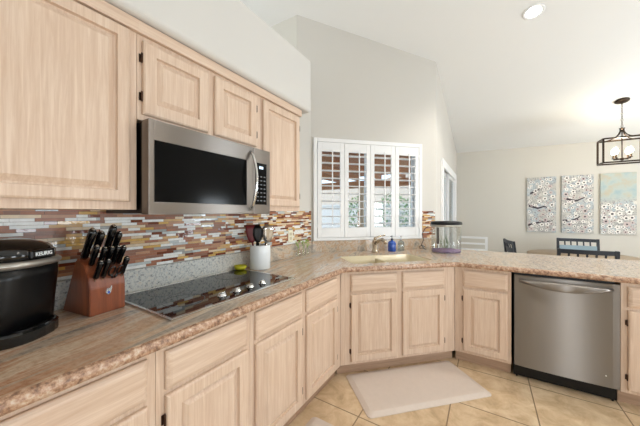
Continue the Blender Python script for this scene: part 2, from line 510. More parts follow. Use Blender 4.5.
# return above the plant shelf, facing the camera
mb = MB()
wall_run(mb, (X0, a0.y), (a0.x - .002, a0.y), (0, 1), 0.12)
struct(mb.build('wall_loft_return', M['wall_d']))
# wall beyond, with a glass slider
SY0, SY1, SZ1 = 4.20, 6.10, 2.10
mb = MB()
wall_run(mb, (XR, a1.y + .002), (XR, SY0), (-1, 0), 0.13)
wall_run(mb, (XR, SY1), (XR, YD), (-1, 0), 0.13)
wall_run(mb, (XR, SY0), (XR, SY1), (-1, 0), 0.13, SZ1)
struct(mb.build('wall_patio_side', M['wall']))
mb = MB()
wall_run(mb, (XR - .13, YD), (X1, YD), (0, 1), 0.12)
struct(mb.build('wall_dining', M['wall_d']))
mb = MB()
wall_run(mb, (X1, Y0), (X1, YD), (1, 0), 0.12)
struct(mb.build('wall_right', M['wall_d']))
mb = MB()
wall_run(mb, (X0, Y0), (X1, Y0), (0, -1), 0.12)
struct(mb.build('wall_back', M['wall_d']))
mb = MB()
wall_run(mb, (X0, Y0), (X0, a0.y), (-1, 0), 0.12)
struct(mb.build('wall_far_left', M['wall_d']))

# soffit over the upper cabinets with a rounded lower lip
mb = MB()
XS = 0.362
prof = [(XW + .001, 2.25), (XS - .03, 2.25)]
for k in range(0, 7):
    t = R(-90 + 15 * k)
    prof.append((XS - .03 + .03 * math.cos(t), 2.28 + .03 * math.sin(t)))
for k in range(0, 4):
    t = R(30 * k)
    prof.append((XS - .012 + .012 * math.cos(t), 2.683 + .012 * math.sin(t)))
prof.append((XW + .001, 2.695))
mb.prism(prof, 'y', Y0 + .01, 1.89)
struct(mb.build('trim_soffit', M['soffit']))

# baseboards
mb = MB(); mb.box(XR + .09, X1, YD - .015, YD - .001, 0, .09, .004); struct(mb.build('baseboard_dining', M['white']))

# window casing, sash, glass (local frame along the window wall)
def wall_frame(name): 
    o = empty(name, (o0.x, o0.y, 0), R(45)); return o
win = wall_frame('window_1'); struct(win)
mb = MB()
F0, F1, G0, G1 = 0.022, 1.425, 1.060, 2.252
for (x0, x1, z0, z1) in ((F0, F0 + .042, G0, G1), (F1 - .042, F1, G0, G1), (F0 + .042, F1 - .042, G0, G0 + .032), (F0 + .042, F1 - .042, G1 - .045, G1)):
    mb.box(x0, x1, -.032, -.0005, z0, z1, .004)
mb.build('casing', M['white'], win)
mb = MB()
mid = (W_S0 + W_S1) / 2
for (x0, x1, z0, z1) in ((W_S0, W_S0 + .04, W_Z0, W_Z1), (W_S1 - .04, W_S1, W_Z0, W_Z1), (mid - .025, mid + .025, W_Z0 + .04, W_Z1 - .04), (W_S0 + .04, W_S1 - .04, W_Z0, W_Z0 + .04), (W_S0 + .04, W_S1 - .04, W_Z1 - .04, W_Z1)):
    mb.box(x0, x1, .075, .115, z0, z1)
mb.build('sash', M['white'], win)
mb = MB(); mb.box(W_S0 + .041, mid - .026, .09, .094, W_Z0 + .041, W_Z1 - .041); mb.box(mid + .026, W_S1 - .041, .09, .094, W_Z0 + .041, W_Z1 - .041)
mb.build('pane', M['glass'], win)

# four louvred shutter panels
shl = ['white louvred shutter panel at the left end of the window, by the wall tile',
       'white louvred shutter panel second from the left, a dark window post behind it',
       'white louvred shutter panel third from the left, above the faucet',
       'white louvred shutter panel at the right end of the window, behind the soap bottles']
P0, P1 = F0 + .045, F1 - .045
pw = (P1 - P0) / 4
for i in range(4):
    r = wall_frame('plantation_shutter')
    tag(r, shl[i], 'shutter', 'shutter panels in the window')
    x0, x1 = P0 + i * pw + .002, P0 + (i + 1) * pw - .002
    z0, z1 = G0 + .035, G1 - .048
    st = .050
    lz0, lz1 = z0 + .115, z1 - .105
    mb = MB()
    mb.box(x0, x0 + st, -.030, -.004, z0, z1, .003)
    mb.box(x1 - st, x1, -.030, -.004, z0, z1, .003)
    mb.box(x0 + st, x1 - st, -.030, -.004, z0, lz0, .002)
    mb.box(x0 + st, x1 - st, -.030, -.004, lz1, z1, .002)
    mb.build('frame', M['white'], r)
    mb = MB()
    nl = 10
    for k in range(nl):
        z = lz0 + (k + .5) * (lz1 - lz0) / nl
        poly = []
        for q in range(12):
            t = 2 * math.pi * q / 12
            yy, zz = .038 * math.cos(t), .0062 * math.sin(t)
            ca, sa = math.cos(R(-3)), math.sin(R(-3))
            poly.append((-.017 + yy * ca - zz * sa, z + yy * sa + zz * ca))
        mb.prism(poly, 'x', x0 + st + .001, x1 - st - .001)
    mb.build('louvers', M['white'], r)
    mb = MB()
    xm = (x0 + x1) / 2 + .006
    mb.box(xm - .006, xm + .006, -.073, -.060, lz0 + .02, lz1 + .02, .002)
    mb.build('tilt_rod', M['white'], r)
    if i in (0, 3):
        xh = x0 if i == 0 else x1
        for zz in (z0 + .12, z1 - .12):
            mb = MB(); mb.tube([(xh, -.034, zz - .03), (xh, -.034, zz + .03)], .004, 8); mb.build('hinge', M['white'], r)

# glass slider in the far wall
dr = empty('door_1', (XR, 0, 0)); struct(dr)
mb = MB()
for (y0, y1, z0, z1) in ((SY0 - .07, SY0 + .05, 0, SZ1 + .07), (SY1 - .05, SY1 + .07, 0, SZ1 + .07), (SY0 + .05, SY1 - .05, SZ1 - .05, SZ1 + .07)):
    mb.box(.0005, .03, y0, y1, z0, z1, .004)
mb.build('frame', M['white'], dr)
mb = MB()
ym = (SY0 + SY1) / 2
for (ya, yb, xo) in ((SY0 + .051, ym + .03, -.042), (ym - .03, SY1 - .051, -.002)):
    mb.box(xo - .035, xo, ya, ya + .07, .03, SZ1 - .02); mb.box(xo - .035, xo, yb - .07, yb, .03, SZ1 - .02)
    mb.box(xo - .035, xo, ya + .07, yb - .07, .03, .11); mb.box(xo - .035, xo, ya + .07, yb - .07, SZ1 - .1, SZ1 - .02)
mb.build('sash', M['white'], dr)
mb = MB()
mb.box(-.062, -.058, SY0 + .122, ym - .041, .111, SZ1 - .101); mb.box(-.022, -.018, ym + .041, SY1 - .122, .111, SZ1 - .101)
mb.build('pane', M['glass'], dr)

# ------------------------------------------------------------------ mosaic tile
TCOL = [rgb(160, 98, 64), rgb(204, 164, 108), rgb(222, 200, 168), rgb(116, 60, 40), rgb(200, 206, 206), rgb(238, 238, 232),
        rgb(166, 168, 166), rgb(184, 134, 98), rgb(214, 172, 100), rgb(140, 92, 66)]
TM = [M['grout']]
for i, c in enumerate(TCOL):
    glossy = i in (3, 4, 6, 8)
    TM.append(plain('mosaic_strip_%s' % 'abcdefghij'[i], c, 0.10 if glossy else 0.35, var=0.22, vscale=45, bump=0.25 if glossy else 0.1, bscale=60))
def mosaic(mb, x0, x1, z0, z1, yb):
    """strips along local x, standing out from yb towards -y"""
    mb.mi = 0
    mb.box(x0, x1, yb - .004, yb, z0, z1)
    z = z0 + .001
    while z < z1 - .004:
        h = .0155
        h = min(h, z1 - z)
        x = x0
        x -= random.uniform(0, .10)
        while x < x1:
            w = random.choice((.045, .06, .075, .10, .12))
            xa, xb = max(x, x0), min(x + w - .0012, x1)
            if xb - xa > .004:
                mb.mi = 1 + random.choices(range(10), (16, 9, 16, 14, 9, 20, 4, 12, 6, 12))[0]
                mb.box(xa, xb, yb - .0075 - random.uniform(0, .0012), yb - .004, z, z + h - .0014)
            x += w
        z += h
    mb.mi = 0
bs = empty('trim_tile_left', (XW, 0, 0), R(90)); struct(bs)
mb = MB()
mosaic(mb, -0.12, 0.56, 1.064, 1.40, -.0005)
mosaic(mb, 0.56, 1.345, 1.064, 1.80, -.0005)
mosaic(mb, 1.345, 2.525, 1.064, 1.405, -.0005)
mb.build('mosaic', TM, bs)
bs = wall_frame('trim_tile_window'); struct(bs)
mb = MB(); mosaic(mb, F1 + .004, 1.625, 1.064, 1.405, -.0005); mb.build('mosaic', TM, bs)

# ------------------------------------------------------------------ cabinets
def rect_ring(x0, x1, z0, z1, y, inset):
    return [(x0 + inset, y, z0 + inset), (x1 - inset, y, z0 + inset), (x1 - inset, y, z1 - inset), (x0 + inset, y, z1 - inset)]
def raised_door(parent, x0, x1, z0, z1, hinge=None, fr=.055, label=None):
    mb = MB(); yb, yf = -.0015, -.021
    spec = [(yb, 0), (yf + .007, 0), (yf + .003, .003), (yf, .009), (yf, fr), (yf + .015, fr + .003), (yf + .016, fr + .009), (yf + .003, fr + .032)]
    mb.rings([rect_ring(x0, x1, z0, z1, y, i) for y, i in spec])
    d = mb.build('door', M['oak_v'], parent)
    if hinge:
        xh = x0 - .004 if hinge == 'l' else x1 + .004
        dz = min(.09, (z1 - z0) * .24)
        for zz in (z0 + dz, z1 - dz):
            h = MB()
            h.tube([(xh, -.012, zz - .024), (xh, -.012, zz - .019), (xh, -.012, zz + .019), (xh, -.012, zz + .024)], [.002, .0045, .0045, .002], 8)
            h.box(xh - .008 if hinge == 'l' else xh - .002, xh + .002 if hinge == 'l' else xh + .008, -.004, -.0008, zz - .018, zz + .018)
            tag(h.build('hinge', M['dark_hinge'], d), 'dark bronze barrel hinge')
    return d
def drawer_front(parent, x0, x1, z0, z1):
    mb = MB(); yb, yf = -.0015, -.021
    spec = [(yb, 0), (yf + .010, 0), (yf + .006, .004), (yf + .002, .012), (yf, .020)]
    mb.rings([rect_ring(x0, x1, z0, z1, y, i) for y, i in spec])
    return mb.build('drawer', M['oak_h'], parent)

ZDT, ZDB, ZDT2, ZD0 = .86, .713, .692, .124
def base_cabinet(loc, rz, w, depth, drawers, doors, label, body=None, kick=None, group='limed oak base cabinets'):
    """doors / drawers in local x; door = (x0, x1, hinge side)"""
    r = empty('base_cabinet', loc, rz, label, 'cabinet', group)
    mb = MB()
    if body is None: mb.box(.0008, w - .0008, 0, depth, .10, ZB - .001, .001, 1)
    else:
        mb.prism(body, 'z', .10, .735)
        mb.box(.003 - k, w + k - .003, 0, .055, .7352, ZB - .001)
    mb.build('body', M['oak_v'], r)
    mb = MB()
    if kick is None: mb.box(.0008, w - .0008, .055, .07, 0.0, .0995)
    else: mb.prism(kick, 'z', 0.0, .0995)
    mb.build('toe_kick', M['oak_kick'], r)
    for (a, b) in drawers: drawer_front(r, a, b, ZDB, ZDT)
    for (a, b, h) in doors: raised_door(r, a, b, ZD0, ZDT2, h)
    return r
XF = .609   # face-frame plane of the left run (door face .63)
# left run: local x = world y
dpt = XF - XW - .03
base_cabinet((XF, -.10, 0), R(90), .605, dpt, [(.03, .572)], [(.03, .572, 'l')], 'limed oak base cabinet under the coffee maker, nearest the camera')
base_cabinet((XF, .505, 0), R(90), .4615, dpt, [(.032, .432)], [(.032, .432, 'l')], 'limed oak base cabinet under the left half of the cooktop')
base_cabinet((XF, .9665, 0), R(90), .4670, dpt, [(.030, .441)], [(.030, .441, 'r')], 'limed oak base cabinet under the right half of the cooktop')
# last left unit runs into the angled corner
wl = 1.964 + .0087 - 1.4335
base_cabinet((XF, 1.4335, 0), R(90), wl - .001, dpt, [(.026, .456)], [(.026, .456, 'r')], 'limed oak base cabinet under the utensil crock, beside the angled corner')
# angled sink base; frame plane lies .021 behind the door face
so = dg(0, .021)
L = 1.096
k = .021 * math.tan(R(22.5))
# frame-plane corners in local s: +/- k ; keep clear of the neighbours
bodyp = [(k + .001 - .0, 0), (L - k - .001, 0), (L + .20, .26), (L + .20, .83), (-.20, .83), (-.20, .26)]
bodyp = [(-k + .003, 0), (L + k - .003, 0), (L + k + .225, .232), (L + k + .225, .70), (-k - .225, .70), (-k - .225, .232)]
kickp = [(-.025, .055), (L + .025, .055), (L + .03, .07), (-.03, .07)]
sinkcab = base_cabinet((so.x, so.y, 0), R(45), L, 0, [(.081, .505), (.559, .983)], [(.081, .505, 'l'), (.559, .983, 'r')],
             'limed oak two-door cabinet below the corner sink and window', body=None if False else bodyp, kick=kickp)
# peninsula
PF = YP + .021
base_cabinet((PX - .0087 + .001, PF, 0), 0, .4285, .60, [(.067, .401)], [(.067, .401, 'l')], 'limed oak base cabinet between the corner sink and the dishwasher')
base_cabinet((2.462, PF, 0), 0, .48, .60, [(.034, .445)], [(.034, .445, 'l')], 'limed oak base cabinet to the right of the dishwasher')
mb = MB()
mb.box(1.16, 2.942, PF + .602, PF + .622, 0, ZB - .001)
tag(mb.build('peninsula_back_panel', M['oak_v']), 'limed oak panel closing the dining side of the peninsula', 'panel')

# ------------------------------------------------------------------ granite worktop with sink cut-out and splash
def offset_poly(poly, d):
    out = []
    n = len(poly)
    for i in range(n):
        p0, p1, p2 = Vector(poly[i - 1]), Vector(poly[i]), Vector(poly[(i + 1) % n])
        e1 = (p1 - p0).normalized(); e2 = (p2 - p1).normalized()
        n1 = Vector((-e1.y, e1.x)); n2 = Vector((-e2.y, e2.x))
        b = (n1 + n2) / (1 + n1.dot(n2))
        out.append(p1 + b * d)
    return out
ct = empty('countertop', (0, 0, 0), 0, 'speckled pink and grey granite worktop running round the kitchen with its splash', 'countertop')
e_d = 1.334 - .026 * math.sqrt(2)
yfp = YP - .026
outline = [(XW + .002, -.115), (.656, -.115), (.656, .656 + e_d), (yfp - e_d, yfp), (2.965, yfp), (2.965, 3.755), (1.100, 3.755), (1.100, 1.100 + DW - .004), (XW + .002, XW + DW - .002)]
sk0, sk1, sn0, sn1 = .135, .955, .115, .545
def sink_loop(inset, z, rad=.05, seg=5):
    pts = []
    x0, x1, y0, y1 = sk0 + inset, sk1 - inset, sn0 + inset, sn1 - inset
    for (cx, cy, a) in ((x1 - rad, y0 + rad, -90), (x1 - rad, y1 - rad, 0), (x0 + rad, y1 - rad, 90), (x0 + rad, y0 + rad, 180)):
        for q in range(seg + 1):
            t = R(a + 90 * q / seg)
            pts.append(dg(cx + rad * math.cos(t), cy + rad * math.sin(t), z))
    return pts
mb = MB(); bm = mb.bm
prof = [(.020, ZB), (.006, ZB + .004), (.001, ZB + .012), (0, ZB + .022), (.002, ZB + .032), (.008, ZB + .040), (.020, ZC)]
rings = []
for ins, z in prof: rings.append([bm.verts.new((p.x, p.y, z)) for p in offset_poly(outline, ins)])
n = len(outline)
for a, b in zip(rings[:-1], rings[1:]):
    for i in range(n):
        f = bm.faces.new((a[i], a[(i + 1) % n], b[(i + 1) % n], b[i])); f.material_index = 1
hole = []
for z in (ZB, ZC): hole.append([bm.verts.new(p) for p in sink_loop(0, z)])
m_ = len(hole[0])
for i in range(m_): bm.faces.new((hole[0][i], hole[0][(i + 1) % m_], hole[1][(i + 1) % m_], hole[1][i]))
bm.edges.ensure_lookup_table()
def loop_edges(vs): return [bm.edges.get((vs[i], vs[(i + 1) % len(vs)])) for i in range(len(vs))]
for ro, ho in ((rings[0], hole[0]), (rings[-1], hole[1])):
    bmesh.ops.triangle_fill(bm, edges=loop_edges(ro) + loop_edges(ho), use_beauty=True)
mb.build('worktop', [M['granite'], M['granite_edge']], ct)
ZS = 1.060
mb = MB()
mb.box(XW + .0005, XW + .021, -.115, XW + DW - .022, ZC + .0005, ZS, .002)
tag(mb.build('splash', M['granite_sheen'], ct), 'pale grey speckled granite splash with painted reflection')
mb = MB()
# splash along the angled wall (two slabs with a seam)
q0 = o0
def wl_pt(s, n_, z): 
    p = q0 + dirv * s + Vector((S2, -S2)) * n_
    return (p.x, p.y, z)
def wslab(mb, s0, s1, z0, z1, n0, n1):
    mb.rings([[wl_pt(s0, n0, z) for z in (z0,)] + [wl_pt(s1, n0, z0), wl_pt(s1, n1, z0), wl_pt(s0, n1, z0)],
              [wl_pt(s0, n0, z1), wl_pt(s1, n0, z1), wl_pt(s1, n1, z1), wl_pt(s0, n1, z1)]])
wslab(mb, .008, .290, ZC + .0005, ZS - .002, .0005, .021)
wslab(mb, .293, 1.645, ZC + .0005, ZS - .002, .0005, .021)
mb.build('splash', M['granite'], ct)

# sink
sk = empty('kitchen_sink', dg(.545, .33, ZC), R(45), 'cream double-bowl sink set into the corner worktop', 'sink')
def loc_ring(pts): return [tuple(Matrix.Rotation(R(-45), 3, 'Z') @ (Vector(p) - dg(.545, .33, ZC))) for p in pts]
mb = MB()
mb.rings([loc_ring(sink_loop(.003, ZC - .004)), loc_ring(sink_loop(.012, ZC - .004)), loc_ring(sink_loop(.020, ZC - .10)), loc_ring(sink_loop(.05, ZC - .185))], close_start=False, smooth=True)
mb.build('basin', M['cream_sink'], sk)
mb = MB(); mb.box(-.012, .012, -.19, .19, -.18, -.03, .006); mb.build('divider', M['cream_sink'], sk)
for xx in (-.2, .2):
    mb = MB(); mb.lathe([(.001, -.183), (.04, -.183), (.042, -.179), (.03, -.177), (.001, -.178)], (xx, 0, 0)); mb.build('drain', M['chrome'], sk)

# ------------------------------------------------------------------ upper cabinets
UF = .309
def upper_cabinet(y0, y1, z0, doors, label, ztop=2.249):
    r = empty('upper_cabinet', (UF, y0, 0), R(90), label, 'cabinet', 'limed oak upper cabinets')
    w = y1 - y0
    mb = MB(); mb.box(.0008, w - .0008, 0, UF - XW - .001 if z0 > 1.5 else UF - XW - .010, z0, ztop - .002, .001, 1); mb.build('body', M['oak_v'], r)
    mb = MB(); mb.prism([(-.001, 2.192), (-.020, 2.192), (-.022, 2.196), (-.022, 2.240), (-.018, 2.247), (-.001, 2.247)], 'x', 0, w); mb.build('top_moulding', M['oak_h'], r)
    for (a, b, za, zb, h, fr) in doors: raised_door(r, a, b, za, zb, h, fr)
    return r
upper_cabinet(-.12, .572, 1.397, [(.03, .660, 1.431, 2.185, 'l', .048)], 'large limed oak upper cabinet above the coffee maker, left of the microwave')
upper_cabinet(.572, 1.347, 1.806, [(.020, .352, 1.832, 2.167, 'l', .055), (.396, .722, 1.832, 2.172, 'r', .055)], 'short limed oak upper cabinet with two doors over the microwave')
upper_cabinet(1.347, 1.805, 1.397, [(.012, .435, 1.431, 2.177, 'r', .05)], 'tall narrow limed oak upper cabinet right of the microwave')

# ------------------------------------------------------------------ microwave
mw = empty('microwave', (0, .5785, 0), R(90), 'stainless steel microwave with black window mounted over the cooktop', 'microwave')
MWW = .764
MF = .400       # front plane
z0, z1 = 1.375, 1.797
mb = MB(); mb.box(.004, MWW - .004, -.335, -XW if False else .055, z0 + .004, z1 - .002, .003); mb.build('casing', M['black'], mw)
# steel door: frame round the window
DX1 = .612
mb = MB()
yf, yb = -MF, -.337
wx0, wx1, wz0, wz1 = .026, .560, 1.432, 1.706
mb.box(0, wx0, yf, yb, z0, z1, .004); mb.box(wx1, DX1, yf, yb, z0, z1, .004)
mb.box(wx0 - .006, wx1 + .006, yf, yb, z0, wz0, .004); mb.box(wx0 - .006, wx1 + .006, yf, yb, wz1, z1, .004)
dm = mb.build('door', M['steel'], mw)
mb = MB(); mb.box(wx0 - .004, wx1 + .004, yf + .003, yb - .001, wz0 - .004, wz1 + .004); mb.build('window', M['oven_glass'], dm)
mb = MB()
pts = []
for q in range(13):
    t = q / 12
    pts.append((.588, yf - .004 - .052 * math.sin(math.pi * t) ** .7 if 0 < t < 1 else yf + .002, z0 + .030 + t * (z1 - z0 - .06)))
mb.tube(pts, .0085, 10)
mb.build('handle', M['chrome'], dm)
mb = MB(); mb.box(DX1 + .002, MWW, yf, yb, z0, z1, .004); pn = mb.build('control_panel', M['steel'], mw)
mb = MB(); mb.box(DX1 + .016, MWW - .034, yf - .0015, yf + .002, 1.437, 1.705, .001); kp = mb.build('keypad', M['oven_glass'], pn)
mb = MB()
for rr in range(7):
    for cc in range(3):
        xx = DX1 + .030 + cc * .030; zz = 1.458 + rr * .026
        mb.box(xx, xx + .016, yf - .0022, yf - .0016, zz, zz + .007)
mb.build('key_mark', plain('grey_print', rgb(120, 122, 126), .5), kp)
mb = MB(); mb.box(DX1 + .050, DX1 + .085, yf - .0022, yf - .0016, 1.668, 1.684); mb.build('display', emit('display_glow', rgb(205, 225, 240), 1.0), kp)

# ------------------------------------------------------------------ cooktop
ck = empty('cooktop', (.235, 1.047, ZC), 0, 'black glass electric cooktop with four knobs set in the granite', 'cooktop')
cx0, cx1, cy0, cy1 = -.262, .300, -.445, .402
mb = MB(); mb.box(cx0 + .008, cx1 - .012, cy0 + .012, cy1 - .012, .0006, .0075, .001); mb.build('glass_surface', M['black_glass'], ck)
mb = MB()
for (a, b, c, d) in ((cx0, cx1, cy0, cy0 + .013), (cx0, cx1, cy1 - .011, cy1), (cx1 - .016, cx1, cy0 + .013, cy1 - .011), (cx0, cx0 + .007, cy0 + .011, cy1 - .011)):
    mb.box(a, b, c, d, .0004, .009, .002)
mb.build('steel_trim', M['chrome'], ck)
ringm = plain('burner_ring_print', rgb(60, 62, 66), .2)
for (bx, by, br) in ((-.12, -.24, .09), (-.12, .20, .10), (.10, -.27, .10)):
    mb = MB(); mb.lathe([(br - .004, .0077), (br, .0077), (br, .0080), (br - .004, .0080)], (bx, by, 0), 40); mb.build('burner_ring', ringm, ck)
for i in range(4):
    kx, ky = .212, -.125 + i * .100
    mb = MB(); mb.lathe([(.001, .0078), (.024, .0078), (.024, .012), (.019, .014), (.0175, .023), (.015, .0255), (.001, .026)], (kx, ky, 0), 24)
    mb.box(kx - .004, kx + .004, ky - .016, ky + .016, .024, .028, .0015)
    mb.build('knob', M['chrome'], ck)

# ------------------------------------------------------------------ dishwasher
dwx0, dwx1 = 1.838, 2.456
dw = empty('dishwasher', (dwx0, PF, 0), 0, 'stainless steel dishwasher with bowed bar handle under the peninsula worktop', 'dishwasher')
W = dwx1 - dwx0
mb = MB(); mb.box(.003, W - .022, .002, .58, .105, ZB - .003); mb.build('body', M['black'], dw)
mb = MB()
# gently bowed steel front
nseg = 16
front = []
for q in range(nseg + 1):
    t = q / nseg
    front.append((.006 + t * (W - .008), -.022 - .012 * math.sin(math.pi * t) ** .6))
poly = front + [(W - .002, .0), (.006, .0)]
mb.prism(poly, 'z', .118, .868)
ob = mb.build('door', M['steel'], dw)
mb = MB()
ptsf = []
for q in range(17):
    t = q / 16
    s = math.sin(math.pi * t)
    ptsf.append((.035 + t * (W - .07), -.026 - .050 * s ** .6, .826 - .016 * s))
rings = []
for (x, y, z) in ptsf:
    rings.append([(x, y + .010 * math.cos(2 * math.pi * k / 10), z + (.010 + .024 * math.sin(math.pi * max(0, min(1, (x - .035) / (W - .07))))) * math.sin(2 * math.pi * k / 10)) for k in range(10)])
mb.rings(rings, smooth=True)
mb.build('handle', M['steel'], ob)
mb = MB(); mb.box(.004, W - .004, .028, .045, .012, .104); mb.build('kick_plate', M['black'], dw)
for xx in (.02, W - .03):
    mb = MB(); mb.box(xx, xx + .012, .030, .044, .0, .0115); mb.build('foot', M['black'], dw)
mb = MB(); mb.lathe([(.001, 0), (.0045, 0), (.0045, .001), (.001, .0015)], (0, 0, 0), 12)
bd = mb.build('badge', M['white'], ob); bd.location = (W - .075, -.0298, .20); bd.rotation_euler = (R(90), 0, 0)

# ------------------------------------------------------------------ floor mats
def floor_mat(name_loc, rz, lx, ly, label):
    mb = MB()
    def rr(ins, z, rad=.03, seg=4):
        pts = []
        for (sx, sy, a) in ((1, -1, -90), (1, 1, 0), (-1, 1, 90), (-1, -1, 180)):
            for q in range(seg + 1):
                t = R(a + 90 * q / seg)
                pts.append((sx * (lx / 2 - ins - rad) + rad * math.cos(t), sy * (ly / 2 - ins - rad) + rad * math.sin(t), z))
        return pts
    mb.rings([rr(0, .0005), rr(0, .005), rr(.035, .018), rr(.05, .019)])
    o = mb.build('floor_mat', M['mat']); o.location = name_loc; o.rotation_euler = (0, 0, rz)
    return tag(o, label, 'mat', 'beige cushioned floor mats')
c = dg(.545, -.205)
floor_mat((c.x, c.y, 0), R(45), 1.01, .49, 'beige cushioned mat on the tile in front of the sink cabinet')
floor_mat((.86, 1.12, 0), R(90), .76, .42, 'beige cushioned mat by the cooktop cabinets, only one corner of it showing')

# ------------------------------------------------------------------ coffee maker
KM = empty('coffee_maker', (.145, .190, ZC), R(38), 'black pod coffee maker with silver band on the near end of the worktop', 'coffee maker')
def superell(a, b, x0=0, n=28, e=2.6, z=0, back=None):
    pts = []
    for q in range(n):
        t = 2 * math.pi * q / n
        ct_, st_ = math.cos(t), math.sin(t)
        x = a * math.copysign(abs(ct_) ** (2 / e), ct_); y = b * math.copysign(abs(st_) ** (2 / e), st_)
        pts.append((x0 + x, y, z))
    return pts
# base with drip tray
mb = MB(); mb.rings([superell(.158, .128, 0, z=.001), superell(.160, .130, 0, z=.006), superell(.160, .130, 0, z=.036), superell(.153, .124, 0, z=.043)], smooth=False); mb.build('base', M['black_gloss'], KM)
mb = MB(); mb.rings([superell(.055, .075, .095, z=.0435, e=3), superell(.055, .075, .095, z=.047, e=3)]); mb.build('drip_tray', M['black'], KM)
# body column: slightly tapered towards the foot
mb = MB(); mb.rings([superell(.134, .120, -.008, z=.0435, e=4), superell(.136, .122, -.006, z=.12, e=4), superell(.145, .127, -.002, z=.22, e=3.6), superell(.150, .130, 0, z=.255, e=3)], smooth=True); mb.build('body', M['black'], KM)
mb = MB(); mb.rings([superell(.152, .131, .002, z=.2553, e=2.8), superell(.162, .137, .004, z=.264, e=2.6), superell(.163, .138, .004, z=.272, e=2.6), superell(.155, .131, .002, z=.280, e=2.6)], smooth=True); mb.build('silver_band', M['silver'], KM)
mb = MB(); mb.rings([superell(.150, .126, 0, z=.2803, e=2.6), superell(.150, .126, 0, z=.306, e=2.6), superell(.134, .114, -.008, z=.330, e=2.5), superell(.098, .090, -.026, z=.348, e=2.4), superell(.05, .05, -.034, z=.353, e=2.2)], smooth=True); ld = mb.build('lid', M['black_gloss'], KM)
mb = MB(); mb.box(.128, .1545, -.045, .045, .2848, .312, .004); mb.build('badge_plate', M['black'], ld)
fc = bpy.data.curves.new('lettering', 'FONT'); fc.body = 'KEURIG'; fc.size = .019; fc.align_x = 'CENTER'; fc.align_y = 'CENTER'; fc.extrude = .0006; fc.offset = .0004
ft = bpy.data.objects.new('lettering_curve', fc); col.objects.link(ft)
bpy.context.view_layer.update()
me = bpy.data.meshes.new_from_object(ft.evaluated_get(bpy.context.evaluated_depsgraph_get()))
bpy.data.objects.remove(ft)
me.materials.clear(); me.materials.append(M['crock'])
lt = bpy.data.objects.new('lettering', me); col.objects.link(lt); lt.parent = ld
lt.location = (.1552, 0, .298); lt.rotation_euler = (R(90), 0, R(90)); lt['label'] = 'white maker lettering'
KM.scale = (1.0, 1.0, 1.02)
# water tank on the far side
mb = MB(); mb.rings([superell(.10, .035, -.02, z=.045, e=4), superell(.10, .035, -.02, z=.255, e=4)])
tk = mb.build('water_tank', M['black_gloss'], KM); tk.location = (0, -.158, 0)

# ------------------------------------------------------------------ knife block
KBX, KBY, KBR = .066, .492, R(9)
KB = empty('knife_block', (KBX, KBY, ZC), KBR, 'reddish wood knife block full of black-handled knives beside the cooktop', 'knife block')
mb = MB()
prof = [(-.098, .001), (.010, .240), (.030, .244), (.075, .222), (.108, .170), (.118, .120), (.118, .001)]
mb.prism(prof, 'y', -.072, .072)
bmesh.ops.bevel(mb.bm, geom=mb.bm.edges[:], offset=.003, segments=2, affect='EDGES')
kb_o = mb.build('block', M['cherry'], KB)
dv = Vector((.50, 0, .87)).normalized()
hd = [  # (x, z on slope, y, length, width, thick)
    (.022, .240, -.050, .150, .042, .027), (.030, .240, -.018, .135, .042, .027), (.034, .240, .022, .165, .040, .027), (.038, .238, .053, .130, .036, .025),
    (.080, .212, -.052, .100, .029, .021), (.086, .204, -.024, .098, .029, .021), (.086, .204, .004, .098, .029, .021), (.086, .204, .030, .098, .029, .021), (.086, .204, .056, .094, .029, .021),
    (.110, .155, -.050, .092, .029, .021), (.110, .155, -.022, .094, .029, .021), (.110, .155, .056, .092, .029, .021)]
knife_rows = ['back row of the knife block', 'middle row of the knife block', 'front row of the knife block']
R8 = Matrix.Rotation(KBR, 3, 'Z')
rows = [0] * 4 + [1] * 5 + [2] * 3
ordn = ['nearest the camera end', 'second from the camera end', 'third from the camera end', 'fourth from the camera end', 'nearest the cooktop']
rowpos = [(0, 1, 2, 4), (0, 1, 2, 3, 4), (0, 1, 4)]
cnt = [0, 0, 0]
for (x, z, y, ln, wd, th), rw in zip(hd, rows):
    p = R8 @ Vector((x, y, z)) + Vector((KBX, KBY, ZC))
    pos = rowpos[rw][cnt[rw]]; cnt[rw] += 1
    r = empty('kitchen_knife', p, KBR, 'black-handled kitchen knife in the %s, %s' % (knife_rows[rw], ordn[pos]), 'knife', 'knives in the block')
    # local frame: u along handle, v = local y (thickness), w = across
    u = dv; w_ = Vector((-u.z, 0, u.x))
    def ringat(t, a, b, n=10): return [u * t + w_ * (a * math.cos(2 * math.pi * q / n)) + Vector((0, 1, 0)) * (b * math.sin(2 * math.pi * q / n)) for q in range(n)]
    t0 = .012
    h = MB(); h.rings([ringat(t0, wd * .38, th * .45), ringat(t0 + .01, wd * .5, th * .5), ringat(t0 + ln * .35, wd * .42, th * .46), ringat(t0 + ln * .7, wd * .5, th * .52), ringat(t0 + ln * .93, wd * .52, th * .5), ringat(t0 + ln, wd * .30, th * .3)], smooth=True)
    h.build('handle', M['black_gloss'], r)
    h = MB(); h.rings([ringat(.001, wd * .3, th * .34), ringat(t0, wd * .36, th * .42)]); h.build('bolster', M['chrome'], r)
    h = MB(); h.rings([ringat(t0 + ln * .985, wd * .26, th * .3), ringat(t0 + ln + .003, wd * .18, th * .2)]); h.build('end_cap', M['chrome'], r)
